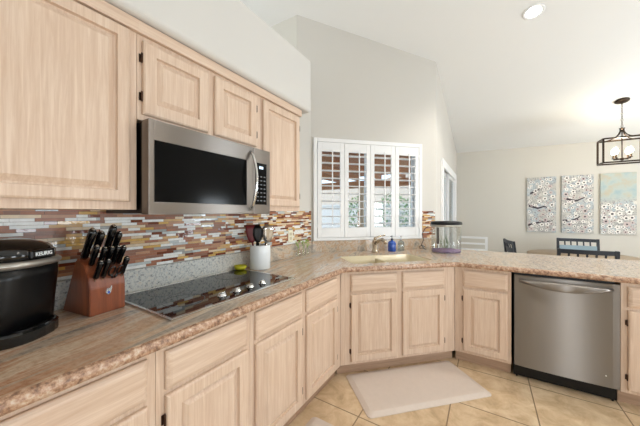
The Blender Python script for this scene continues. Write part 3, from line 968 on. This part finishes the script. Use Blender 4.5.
# kitchen shears: two loop handles
shp = R8 @ Vector((.114, .018, .150)) + Vector((KBX, KBY, ZC))
shr = empty('kitchen_shears', shp, KBR, 'black looped kitchen shears at the front of the knife block', 'shears')
for sgn in (-1, 1):
    mb = MB()
    pts = []
    for q in range(16):
        t = 2 * math.pi * q / 16
        pts.append(Vector((.006, sgn * (.017 + .012 * math.cos(t)), 0)) + dv * (.045 + .024 * math.sin(t)))
    mb.tube(pts, .0042, 8, closed=True)
    mb.tube([Vector((.006, sgn * .004, 0)) + dv * .004, Vector((.006, sgn * .012, 0)) + dv * .022], .0045, 8)
    mb.build('handle', M['black_gloss'], shr)
mb = MB()
mb.prism([(-.012, .095), (-.006, .112), (.0, .107), (.006, .112), (.014, .122), (.012, .100), (.006, .085), (0, .08), (-.008, .086)], 'x', .1185, .121)
eb = mb.build('emblem', M['steel_logo'], KB)
mb = MB(); mb.prism([(-.005, .087), (.006, .087), (.004, .096), (-.004, .096)], 'x', .1212, .122); mb.build('emblem_mark', M['badge_blue'], eb)

# ------------------------------------------------------------------ utensil crock and utensils
CRX, CRY = .075, 1.578
cr = empty('utensil_crock', (CRX, CRY, ZC), 0, 'white ceramic utensil crock on the worktop behind the cooktop', 'crock')
mb = MB(); mb.lathe([(.001, .001), (.078, .001), (.082, .004), (.082, .188), (.080, .192), (.075, .188), (.075, .012), (.001, .010)], (0, 0, 0), 32); mb.build('pot', M['crock'], cr)
ut = [(-.026, -.036, -.06, -.12, 'red_handle', 'spatula', 'dark red nylon spatula at the left of the white crock'),
      (.012, -.024, -.01, -.05, 'black', 'spoon', 'black nylon spoon leaning left in the white crock'),
      (.046, .006, .16, .0, 'chrome', 'spatula', 'steel slotted turner at the front of the white crock'),
      (-.034, .010, -.12, .02, 'black', 'ladle', 'black nylon spatula standing upright at the back of the white crock'),
      (.008, .040, .0, .13, 'black', 'spoon', 'black round spoon leaning right in the white crock')]
for (ux, uy, tx, ty, mt, kind, lb) in ut:
    r = empty('cooking_' + ('spoon' if kind == 'spoon' else 'spatula'), (CRX + ux * .8, CRY + uy * .8, ZC + .013), 0, lb, 'utensil', 'utensils in the white crock')
    d = Vector((tx, ty, 1)).normalized()
    top = d * .205
    mb = MB(); mb.tube([d * .0, d * .12, top], [.008, .009, .007], 8); mb.build('handle', M[mt], r)
    mb = MB()
    side = Vector((.7, .7, 0))
    side = (side - d * side.dot(d)).normalized(); nn = d.cross(side)
    hs = []
    shape = [(0, .010), (.02, .030), (.06, .040), (.11, .042), (.145, .034)] if kind != 'spoon' else [(0, .010), (.02, .026), (.06, .040), (.105, .038), (.145, .016)]
    for (t, w2) in shape:
        hs.append([top + d * (t - .004) + side * (w2 * math.cos(2 * math.pi * q / 12)) + nn * (.005 * math.sin(2 * math.pi * q / 12)) for q in range(12)])
    mb.rings(hs, smooth=True); mb.build('head', M[mt], r)

# yellow spoon rest
mb = MB(); mb.lathe([(.001, .001), (.030, .001), (.044, .010), (.050, .030), (.047, .031), (.040, .014), (.026, .006), (.001, .005)], (0, 0, 0), 28)
sp = mb.build('spoon_rest', M['yellow']); sp.location = (.0, 1.555, ZC); sp.location = (.006, 1.432, ZC + .0085)
tag(sp, 'small yellow-green dish between the splash and the white crock', 'dish')

# outlet plate on the mosaic
ol = empty('wall_outlet', (XW + .0098, 2.14, 1.145), R(90), 'ivory outlet plate on the mosaic tile left of the window', 'outlet')
mb = MB(); mb.box(-.038, .038, -.007, -.0002, -.062, .062, .003); mb.build('cover_plate', M['ivory'], ol)
for zz in (-.022, .022):
    mb = MB(); mb.box(-.017, .017, -.0095, -.0072, zz - .015, zz + .015, .002); mb.build('socket', plain('ivory_socket', rgb(205, 194, 164), .4), ol)

# three small glass bud vases with cuttings, against the splash in the corner
for i, (vx, vy, hh, lb) in enumerate(((.0, 2.20, .10, 'small glass bud vase with green cuttings, nearest the outlet'), (.012, 2.275, .115, 'taller glass bud vase with green cuttings, middle of three'), (.004, 2.355, .095, 'small glass bud vase with green cuttings, nearest the window'))):
    r = empty('bud_vase', (vx, vy, ZC), 0, lb, 'vase', 'bud vases in the corner')
    mb = MB(); mb.lathe([(.001, .001), (.024, .001), (.026, .01), (.024, hh * .6), (.011, hh * .82), (.013, hh), (.0115, hh), (.0095, hh * .82), (.022, hh * .6), (.023, .012), (.001, .008)], (0, 0, 0), 20); mb.build('glass', M['tank_glass'], r)
    mb = MB()
    rnd = random.Random(i)
    for q in range(4):
        a = rnd.uniform(0, 6.28); ln = rnd.uniform(.03, .06)
        tip = (math.cos(a) * .022, math.sin(a) * .022, hh + ln)
        mb.tube([(0, 0, .012), (0, 0, hh * .8), (math.cos(a) * .006, math.sin(a) * .006, hh), tip], .0015, 5)
    mb.build('stem', M['leaf_bright'], r)
    mb = MB()
    for q in range(9):
        a = rnd.uniform(0, 6.28); zc = hh + rnd.uniform(.005, .06); rr_ = rnd.uniform(.004, .02)
        c0 = Vector((math.cos(a) * rr_, math.sin(a) * rr_, zc)); d = Vector((math.cos(a), math.sin(a), rnd.uniform(.1, .9))).normalized()
        sd = d.cross(Vector((0, 0, 1))).normalized()
        nn = d.cross(sd)
        mb.rings([[c0 + sd * .001, c0 + nn * .0008, c0 - sd * .001, c0 - nn * .0008], [c0 + d * .015 + sd * .009, c0 + d * .015 + nn * .001, c0 + d * .015 - sd * .009, c0 + d * .015 - nn * .001], [c0 + d * .032 + sd * .001, c0 + d * .032 + nn * .0005, c0 + d * .032 - sd * .001, c0 + d * .032 - nn * .0005]])
    mb.build('leaves', M['leaf_bright'], r)

# ------------------------------------------------------------------ faucet, soaps
fa = empty('faucet', dg(.625, .72, ZC), R(45), 'brushed nickel single-lever faucet behind the sink', 'faucet')
mb = MB(); mb.lathe([(.001, .001), (.032, .001), (.032, .006), (.024, .010), (.022, .095), (.020, .105), (.001, .108)], (0, 0, 0), 24); mb.build('body', M['nickel'], fa)
mb = MB(); mb.tube([(0, -.015, .075), (0, -.07, .105), (0, -.13, .118), (0, -.175, .110), (0, -.185, .092)], [.016, .014, .013, .013, .012], 12); mb.build('spout', M['nickel'], fa)
mb = MB(); mb.tube([(0, 0, .108), (0, .0, .118), (.03, -.004, .128), (.085, -.008, .140)], [.013, .012, .007, .005], 10); mb.build('lever', M['nickel'], fa)
fa.scale = (1.4, 1.4, 1.4)
def soap(s, n_, hgt, liquid, lb, sc=1.0):
    r = empty('soap_bottle', dg(s, n_, ZC), R(45), lb, 'soap bottle', 'pump soap bottles behind the sink')
    mb = MB(); mb.lathe([(.001, .001), (.036 * sc, .001), (.038 * sc, .005), (.038 * sc, hgt * .72), (.030 * sc, hgt * .86), (.013, hgt * .92), (.013, hgt), (.001, hgt)], (0, 0, 0), 24); mb.build('bottle', liquid, r)
    mb = MB(); mb.lathe([(.001, hgt), (.015, hgt), (.015, hgt + .014), (.005, hgt + .016), (.004, hgt + .040), (.010, hgt + .041), (.010, hgt + .048), (.001, hgt + .049)], (0, 0, 0), 16)
    mb.tube([(0, 0, hgt + .045), (-.02, -.016, hgt + .044), (-.032, -.025, hgt + .038)], .0035, 8); mb.build('pump', M['black'] if liquid is M['blue_soap'] else M['chrome'], r)
soap(.855, .755, .135, M['blue_soap'], 'blue pump soap bottle behind the sink', 1.25)
soap(.985, .775, .130, M['soap_clear'], 'clear pump soap bottle right of the blue one')

# ------------------------------------------------------------------ little aquarium and the wire stand behind it
aq = empty('fish_tank', (1.255, 3.345, ZC), R(20), 'small clear fish tank with black lid and purple gravel on the corner worktop', 'fish tank')
AR, AH = .158, .318
mb = MB(); mb.lathe([(.001, .002), (AR - .004, .002), (AR, .008), (AR, AH), (AR - .004, AH), (AR - .004, .010), (.001, .008)], (0, 0, 0), 36, sy=.80); mb.build('tank', M['tank_glass'], aq)
mb = MB(); mb.lathe([(.001, .0085), (AR - .006, .0085), (AR - .006, .036), (.07, .046), (.001, .040)], (0, 0, 0), 36, sy=.80); mb.build('gravel', M['purple_gravel'], aq)
mb = MB(); mb.lathe([(AR + .001, AH - .022), (AR + .006, AH - .022), (AR + .006, AH + .002), (AR + .001, AH + .002)], (0, 0, 0), 36, sy=.80); mb.build('silver_rim', M['silver'], aq)
mb = MB(); mb.lathe([(.001, AH + .0025), (AR + .010, AH + .0025), (AR + .012, AH + .012), (AR + .006, AH + .034), (.11, AH + .042), (.001, AH + .044)], (0, 0, 0), 36, sy=.80); mb.build('lid', M['black'], aq)
mb = MB(); mb.box(-.110, -.085, -.050, -.025, .10, AH - .03, .004); mb.tube([(-.098, -.037, .10), (-.098, -.037, .055)], .005, 8); mb.build('filter', M['black'], aq)
mb = MB()
rnd = random.Random(5)
for q in range(10):
    a = rnd.uniform(0, 6.28); r0 = rnd.uniform(.01, .06)
    p0 = Vector((math.cos(a) * r0, math.sin(a) * r0 * .8, .05))
    mb.tube([p0, p0 + Vector((rnd.uniform(-.02, .02), rnd.uniform(-.02, .02), .06)), p0 + Vector((rnd.uniform(-.03, .03), rnd.uniform(-.03, .03), rnd.uniform(.10, .17)))], [.003, .005, .001], 6)
mb.build('water_plant', plain('pale_water_plant', rgb(140, 160, 130), .6), aq)
# air hose / cord draping from the tank
mb = MB()
c0 = Vector((.985, 3.425, ZC))
mb.tube([c0 + Vector((.01, .05, .004)), c0 + Vector((-.03, .07, .05)), c0 + Vector((.0, .05, .12)), c0 + Vector((-.02, .06, .19)), c0 + Vector((.02, .04, .26)), c0 + Vector((.06, .03, .29))], .004, 8)
mb.tube([c0 + Vector((.03, .03, .004)), c0 + Vector((.0, .02, .02)), c0 + Vector((-.04, .03, .012)), c0 + Vector((-.05, .05, .03)), c0 + Vector((-.02, .06, .05)), c0 + Vector((.02, .04, .03))], .004, 8)
tag(mb.build('power_cord', M['black']), 'tangled black cord beside the fish tank', 'cord')

# ------------------------------------------------------------------ dining corner
# round table
tb = empty('dining_table', (2.83, 5.36, 0), 0, 'round brown wood dining table beyond the peninsula', 'table')
mb = MB(); mb.lathe([(.001, .725), (.60, .725), (.63, .738), (.635, .750), (.625, .760), (.001, .760)], (0, 0, 0), 48); mb.build('tabletop', M['tabletop'], tb)
mb = MB(); mb.lathe([(.001, .06), (.09, .06), (.07, .14), (.05, .30), (.075, .5), (.055, .62), (.14, .7245), (.001, .7245)], (0, 0, 0), 24); mb.build('pedestal', M['tabletop'], tb)
for q in range(4):
    a = R(45 + 90 * q)
    mb = MB(); mb.tube([(math.cos(a) * .05, math.sin(a) * .05, .16), (math.cos(a) * .2, math.sin(a) * .2, .13), (math.cos(a) * .36, math.sin(a) * .36, .025)], [.03, .028, .024], 8); mb.build('foot', M['tabletop'], tb)

def dining_chair(loc, rz, label, blue_grey=False):
    """chair facing local +y (sitter looks to +y); back at -y"""
    r = empty('dining_chair', loc, rz, label, 'chair', 'dark dining chairs round the table')
    for sx in (-1, 1):
        mb = MB(); mb.box(sx * .252 - .018, sx * .252 + .018, .17, .205, 0, .44, .004); mb.build('leg', M['chair'], r)
        mb = MB(); mb.prism([(-.20, 0), (-.165, 0), (-.175, .45), (-.235, .945), (-.262, .94), (-.215, .45)], 'x', sx * .252 - .017, sx * .252 + .017); mb.build('leg', M['chair'], r)
    mb = MB(); mb.box(-.27, .27, -.172, .222, .441, .470, .008); mb.build('seat', M['teal_seat_and_sheen'] if blue_grey else M['chair'], r)
    mb = MB()
    pts = [(-.234 + .468 * q / 10, -.240 - .022 * math.sin(math.pi * q / 10), .915) for q in range(11)]
    pts[0] = (-.2345, -.242, .915); pts[-1] = (.2345, -.242, .915)
    mb.rings([[(x, y - .011, z - .026), (x, y + .011, z - .026), (x, y + .006, z + .026), (x, y - .014, z + .026)] for (x, y, z) in pts])
    mb.build('top_rail', M['chair'], r)
    mb = MB()
    mb.rings([[(x, y + .019, z - .075 - .10), (x, y + .037, z - .075 - .10), (x, y + .027, z + .010 - .10), (x, y + .009, z + .010 - .10)] for (x, y, z) in pts]); mb.build('cross_rail', M['teal_seat_and_sheen'] if blue_grey else M['chair'], r)  # far chair: reflected light put into the rail colour
    for q in range(5):
        xx = -.16 + .08 * q
        yy = -.240 - .022 * math.sin(math.pi * (xx + .234) / .468)
        mb = MB(); mb.rings([[(xx - .009, yy - .006 + dy, z), (xx + .009, yy - .006 + dy, z), (xx + .009, yy + .006 + dy, z), (xx - .009, yy + .006 + dy, z)] for z, dy in ((.826, .016), (.888, .002))]); mb.build('spindle', M['chair'], r)
        mb = MB(); mb.rings([[(xx - .008, -.205 - .0 + dy, z), (xx + .008, -.205 + dy, z), (xx + .008, -.195 + dy, z), (xx - .008, -.195 + dy, z)] for z, dy in ((.47, .04), (.741, -.012))]); mb.build('slat', M['chair'], r)
    return r
dining_chair((2.66, 4.60, 0), 0, 'dark dining chair with its back to the peninsula, in front of the table')
dining_chair((2.97, 5.95, 0), R(180), 'dark dining chair on the far side of the table, under the paintings', True)
dining_chair((2.20, 5.34, 0), R(-79), 'dark dining chair on the left side of the table, seen edge-on')

# white slatted chair by the dining wall
wc = empty('white_chair', (1.41, 6.02, 0), R(180), 'white ladder-back chair by the dining wall, behind the fish tank', 'chair')
for sx in (-1, 1):
    mb = MB(); mb.box(sx * .24 - .022, sx * .24 + .022, .18, .22, 0, .46, .004); mb.build('leg', M['white'], wc)
    mb = MB(); mb.prism([(-.22, 0), (-.18, 0), (-.18, .46), (-.22, .90), (-.255, .90), (-.22, .46)], 'x', sx * .24 - .022, sx * .24 + .022); mb.build('leg', M['white'], wc)
mb = MB(); mb.box(-.26, .26, -.178, .23, .461, .49, .006); mb.build('seat', M['white'], wc)
for zz, hh in ((.86, .042), (.74, .036), (.62, .036)):
    mb = MB(); yy = -.205 - .030 * (zz - .46) / .44
    mb.box(-.217, .217, yy - .012, yy + .012, zz, zz + hh, .003); mb.build('back_rail', M['white'], wc)

# three canvases
def canvas(name, x0, x1, z0, z1, seed, label):
    r = empty('canvas_painting', ((x0 + x1) / 2, YD - .0005, (z0 + z1) / 2), 0, label, 'painting', 'flower canvases on the dining wall')
    w, h = x1 - x0, z1 - z0
    mb = MB(); mb.box(-w / 2, w / 2, -.032, -.001, -h / 2, h / 2, .003)
    m, nt, b = new_mat('painted_canvas_' + name)
    tc = nt.nodes.new('ShaderNodeTexCoord')
    n1 = nt.nodes.new('ShaderNodeTexNoise'); n1.inputs['Scale'].default_value = 4 + seed; n1.inputs['Detail'].default_value = 5
    nt.links.new(tc.outputs['Object'], n1.inputs['Vector'])
    r1 = ramp_node(nt, [(0.32, rgb(176, 176, 172)), (0.48, rgb(206, 202, 194)), (0.58, rgb(178, 190, 196)), (0.7, rgb(226, 222, 214))])
    nt.links.new(n1.outputs[0], r1.inputs[0])
    sp = nt.nodes.new('ShaderNodeTexNoise'); sp.inputs['Scale'].default_value = 55; sp.inputs['Detail'].default_value = 3
    nt.links.new(tc.outputs['Object'], sp.inputs['Vector'])
    r2 = ramp_node(nt, [(0.36, (0, 0, 0, 1)), (0.46, (1, 1, 1, 1))])
    nt.links.new(sp.outputs[0], r2.inputs[0])
    mx = nt.nodes.new('ShaderNodeMix'); mx.data_type = 'RGBA'; mx.inputs[6].default_value = rgb(128, 124, 128)
    nt.links.new(r2.outputs[0], mx.inputs[0]); nt.links.new(r1.outputs[0], mx.inputs[7])
    if seed == 3:   # plain blue-grey upper third
        sz = nt.nodes.new('ShaderNodeSeparateXYZ'); nt.links.new(tc.outputs['Object'], sz.inputs[0])
        mr = nt.nodes.new('ShaderNodeMapRange'); mr.inputs['From Min'].default_value = .02; mr.inputs['From Max'].default_value = .12
        nt.links.new(sz.outputs['Z'], mr.inputs[0])
        r3 = ramp_node(nt, [(0.35, rgb(164, 186, 190)), (0.5, rgb(186, 196, 190)), (0.65, rgb(194, 186, 164))])
        nt.links.new(n1.outputs[0], r3.inputs[0])
        m2 = nt.nodes.new('ShaderNodeMix'); m2.data_type = 'RGBA'
        nt.links.new(mr.outputs[0], m2.inputs[0]); nt.links.new(mx.outputs[2], m2.inputs[6]); nt.links.new(r3.outputs[0], m2.inputs[7])
        nt.links.new(m2.outputs[2], b.inputs['Base Color'])
    else:
        nt.links.new(mx.outputs[2], b.inputs['Base Color'])
    b.inputs['Roughness'].default_value = .7
    # raised paint: petals, dark centres and branches
    rnd = random.Random(seed * 11)
    pet = cen = br = mb
    nfl = {1: 70, 2: 80, 3: 50}[seed]
    pts = []
    tries = 0
    while len(pts) < nfl and tries < 4000:
        tries += 1
        rad = rnd.choice((.022, .028, .034, .042) if seed != 3 else (.024, .032, .042, .052))
        x = rnd.uniform(-w / 2 + rad, w / 2 - rad)
        zt = h / 2 if seed != 3 else .02
        z = rnd.uniform(-h / 2 + rad, zt - rad)
        if all((x - a) ** 2 + (z - c) ** 2 > (rad + rd) ** 2 * .6 for a, c, rd in pts): pts.append((x, z, rad))
    for i, (x, z, rad) in enumerate(pts):
        n = 20
        yk = -.0335 - .0002 * (i % 5)
        ph = rnd.uniform(0, 6.28)
        ring = []
        for q in range(n):
            t = 2 * math.pi * q / n
            rr_ = rad * (.82 + .18 * math.cos(5 * t + ph))
            ring.append((x + rr_ * math.cos(t), z + rr_ * math.sin(t)))
        pet.mi = rnd.choice((1, 1, 1, 2))
        pet.prism(ring, 'y', yk, -.0325)
        mb.mi = 3
        rc = rad * rnd.uniform(.22, .42)
        cen.prism([(x + rc * math.cos(2 * math.pi * q / 8), z + rc * math.sin(2 * math.pi * q / 8)) for q in range(8)], 'y', yk - .0008, -.0328)
    brs = {1: [((-.20, -.40), (-.10, -.36), (.02, -.33), (.17, -.31)), ((-.17, .22), (-.08, .27), (-.02, .31)), ((-.19, -.02), (-.05, -.07), (.05, -.03), (.1, -.08))],
           2: [((-.20, -.31), (-.08, -.30), (.0, -.26), (.04, -.22)), ((-.15, .1), (-.02, .06), (.10, .12))], 3: [((.02, -.25), (.08, -.20), (.14, -.12))]}[seed]
    for ln in brs:
        wd = .042 if seed != 3 else .010
        up = [(x, z + wd * (1 - .6 * i / (len(ln) - 1)) / 2) for i, (x, z) in enumerate(ln)]
        dn = [(x, z - wd * (1 - .6 * i / (len(ln) - 1)) / 2) for i, (x, z) in enumerate(ln)]
        br.prism(up + dn[::-1], 'y', -.0338, -.0326)
    mb.build('canvas', [m, M['petal'], M['petal_pink'], M['flower_dark']], r)
M['petal'] = plain('white_petal_paint', rgb(240, 236, 230), .7, var=.08, vscale=60)
M['petal_pink'] = plain('blush_petal_paint', rgb(206, 190, 186), .7, var=.1, vscale=60)
M['flower_dark'] = plain('dark_plum_paint', rgb(58, 46, 54), .7, var=.2, vscale=60)
canvas('left', 2.328, 2.765, 1.012, 2.075, 1, 'left canvas of three, pale blossoms on dark branches')
canvas('middle', 2.842, 3.272, 1.012, 2.075, 2, 'middle canvas of three, dense pale blossoms and one dark branch')
canvas('right', 3.358, 3.790, 1.012, 2.075, 3, 'right canvas of three, blossoms below a plain blue-grey sky')

# ------------------------------------------------------------------ chandelier
CX, CY = 3.235, 5.315
chz = ceil_z(CX, CY)
ch = empty('chandelier', (CX, CY, chz), 0, 'dark bronze rectangular lantern chandelier with candle bulbs over the dining table', 'chandelier')
tilt = math.atan(.212)
mb = MB(); mb.lathe([(.001, -.032), (.045, -.030), (.072, -.018), (.075, -.003), (.001, -.003)], (0, 0, 0), 28); cnp = mb.build('canopy', M['bronze'], ch); cnp.rotation_euler = (-tilt, 0, 0)
zt, zb_ = 2.41 - chz, 2.08 - chz
hub = zt + .15
mb = MB()
nlk = 8
for q in range(nlk):
    z = -.03 - (q + .5) * (-.03 - hub) / nlk
    pts = []
    for t in range(10):
        a = 2 * math.pi * t / 10
        o = .009 * math.cos(a)
        pts.append((o if q % 2 else 0, 0 if q % 2 else o, z + .021 * math.sin(a)))
    mb.tube(pts, .003, 6, closed=True)
mb.build('chain', M['bronze'], ch)
hx, hy = .212, .11
mb = MB(); mb.lathe([(.001, hub - .03), (.014, hub - .03), (.03, hub - .012), (.03, hub - .006), (.012, hub), (.001, hub + .004)], (0, 0, 0), 16)
mb.tube([(0, 0, hub - .03), (0, 0, zb_ + .05)], .007, 8)
for sx in (-1, 1):
    for sy in (-1, 1):
        pts = []
        for q in range(8):
            t = q / 7
            pts.append((sx * (.012 + (hx * .72 - .012) * t ** 1.8), sy * (.008 + (hy - .008) * t ** 1.8), hub - .012 + (zt + .0 - hub + .012) * (1 - (1 - t) ** 2.0)))
        mb.tube(pts, .007, 6)
mb.build('stem', M['bronze'], ch)
mb = MB(); b_ = .0095
for z in (zt, zb_):
    for s in (-1, 1):
        mb.box(-hx, hx, s * hy - b_, s * hy + b_, z - b_, z + b_)
        mb.box(s * hx - b_, s * hx + b_, -hy, hy, z - b_, z + b_)
for sx in (-1, 1):
    for sy in (-1, 1): mb.box(sx * hx - b_, sx * hx + b_, sy * hy - b_, sy * hy + b_, zb_, zt)
mb.build('cage', M['bronze'], ch)
mb = MB(); mb.tube([(-.07, -.045, zb_ + .05), (.07, .045, zb_ + .05)], .008, 8); mb.tube([(-.07, .045, zb_ + .05), (.07, -.045, zb_ + .05)], .008, 8); mb.lathe([(.001, zb_ + .025), (.02, zb_ + .035), (.02, zb_ + .062), (.001, zb_ + .07)], (0, 0, 0), 12); mb.build('arm_bar', M['bronze'], ch)
bulb_m = emit('warm_bulb', (1.0, 0.90, 0.74, 1), 12)
for bx, by in ((-.07, -.045), (.07, -.045), (-.07, .045), (.07, .045)):
    mb = MB(); mb.lathe([(.001, zb_ + .058), (.018, zb_ + .060), (.020, zb_ + .066), (.011, zb_ + .068), (.011, zb_ + .115), (.001, zb_ + .115)], (bx, by, 0), 12); cd = mb.build('candle_holder', M['bronze'], ch)
    mb = MB(); mb.lathe([(.001, zb_ + .1155), (.012, zb_ + .117), (.026, zb_ + .145), (.023, zb_ + .170), (.008, zb_ + .205), (.001, zb_ + .212)], (bx, by, 0), 14); mb.build('bulb', bulb_m, cd)
def point(name, loc, power, color, rad):
    d = bpy.data.lights.new(name, 'POINT'); d.energy = power; d.color = color; d.shadow_soft_size = rad
    o = bpy.data.objects.new(name, d); o.location = loc; col.objects.link(o); return o
point('chandelier_light', (CX, CY, 2.33), 16, (1.0, 0.86, 0.64), .06)

# ------------------------------------------------------------------ recessed lights
can_m = emit('recessed_lamp_glow', (1.0, 0.97, 0.90, 1), 12)
def can(x, y, label, power=30):
    z = ceil_z(x, y)
    nrm_rx = -tilt
    r = empty('recessed_light', (x, y, z - .001), 0, label, 'ceiling light')
    r.rotation_euler = (nrm_rx, 0, 0)
    mb = MB(); mb.lathe([(.062, -.001), (.088, -.001), (.090, -.004), (.084, -.009), (.064, -.006)], (0, 0, 0), 32)
    mb.build('trim_ring', M['white'], r)
    mb = MB(); mb.lathe([(.001, -.001), (.061, -.001), (.061, -.004), (.001, -.005)], (0, 0, 0), 32); mb.build('lamp', can_m, r)
    d = bpy.data.lights.new('recessed_light_beam', 'SPOT'); d.spot_size = R(130); d.spot_blend = .6; d.shadow_soft_size = .05; d.energy = power; d.color = (1.0, 0.95, 0.86)
    o = bpy.data.objects.new('recessed_light_beam', d); o.location = (x, y - .01, z - .04); col.objects.link(o)
can(2.045, 3.36, 'round recessed ceiling light glowing on the sloped ceiling', 60)

# ------------------------------------------------------------------ outside the window
mb = MB(); mb.box(-14, XR - .2, XW + DW + 2.5, 30, -.25, -.12)
mb2 = MB()
poly = [(-14, 2.75), (-.25, 2.75), (XR - .35, XR + DW + .1), (XR - .35, 30), (-14, 30)]
mb2.prism(poly, 'z', -.25, -.12); mb.bm.free()
struct(mb2.build('floor_patio', M['ext_concrete']))
gw = MB()
gw.box(-14, XR - .4, 13.0, 13.2, -.12, 1.75)
gw.box(-14, XR - .4, 12.97, 13.23, 1.75, 1.85)
struct(gw.build('wall_garden', M['ext_wall']))
# patio cover: brown beams
pc = empty('patio_cover', (0, 0, 0), 0, 'brown timber patio cover outside the shuttered window', 'patio cover')
for i in range(8):
    mb = MB(); xx = -5.6 + i * .82
    mb.box(xx - .05, xx + .05, 3.2 if xx < -1.2 else max(3.2, xx + DW + .4), 9.0, 2.55, 2.75); mb.build('rafter', M['ext_beam'], pc)
mb = MB(); mb.box(-6.0, .6, 8.9, 9.1, 2.30, 2.549); mb.build('beam', M['ext_beam'], pc)
mb = MB(); mb.prism([(-6.0, 3.2), (-.4, 3.2), (.6, 4.2), (.6, 9.3), (-6.0, 9.3)], 'z', 2.751, 2.80); mb.build('deck', M['ext_beam'], pc)
for xx in (-5.5, -2.2, .4):
    mb = MB(); mb.box(xx - .09, xx + .09, 8.91, 9.09, -.12, 2.299); mb.build('post', plain('tan_stucco_post', rgb(196, 170, 140), .9), pc)
# hillside
mb = MB()
prof = [(-40, -.3), (-34, 4), (-26, 7), (-18, 6), (-10, 8.5), (-2, 6.5), (6, 8), (14, 5), (20, -.3)]
mb.rings([[(x, 46, z) for x, z in prof], [(x, 60, z * .8) for x, z in prof]])
tag(mb.build('hillside', M['ext_hill']), 'tan desert hillside beyond the garden wall', 'hill')
# shrubs
def shrub(x, y, h, w, seed, lb):
    rnd = random.Random(seed)
    r = empty('garden_shrub', (x, y, -.12), 0, lb, 'shrub', 'shrubs by the garden wall')
    mb = MB(); mb.tube([(0, 0, 0), (.03, 0, h * .4), (0, .02, h * .7)], [.04, .03, .015], 6); mb.build('trunk', M['ext_beam'], r)
    mb = MB()
    for q in range(420):
        u, v = rnd.uniform(0, 6.28), rnd.uniform(-1, 1)
        rr_ = rnd.uniform(.5, 1) ** .5
        c = Vector((math.cos(u) * math.sqrt(1 - v * v) * w * rr_, math.sin(u) * math.sqrt(1 - v * v) * w * rr_, h * .62 + v * h * .38 * rr_))
        d = Vector((rnd.uniform(-1, 1), rnd.uniform(-1, 1), rnd.uniform(-.2, 1))).normalized(); sd = d.orthogonal().normalized()
        mb.quad([c, c + d * .06 + sd * .03, c + d * .14, c + d * .06 - sd * .03])
    mb.build('foliage', M['leaf'], r)
shrub(-3.6, 11.8, 2.3, .7, 1, 'green shrub in front of the garden wall, seen through the left shutters')
shrub(-1.9, 12.0, 2.5, .8, 2, 'green shrub in front of the garden wall, seen through the middle shutters')
shrub(-.3, 11.2, 2.2, .6, 3, 'green shrub in front of the garden wall, seen through the right shutters')
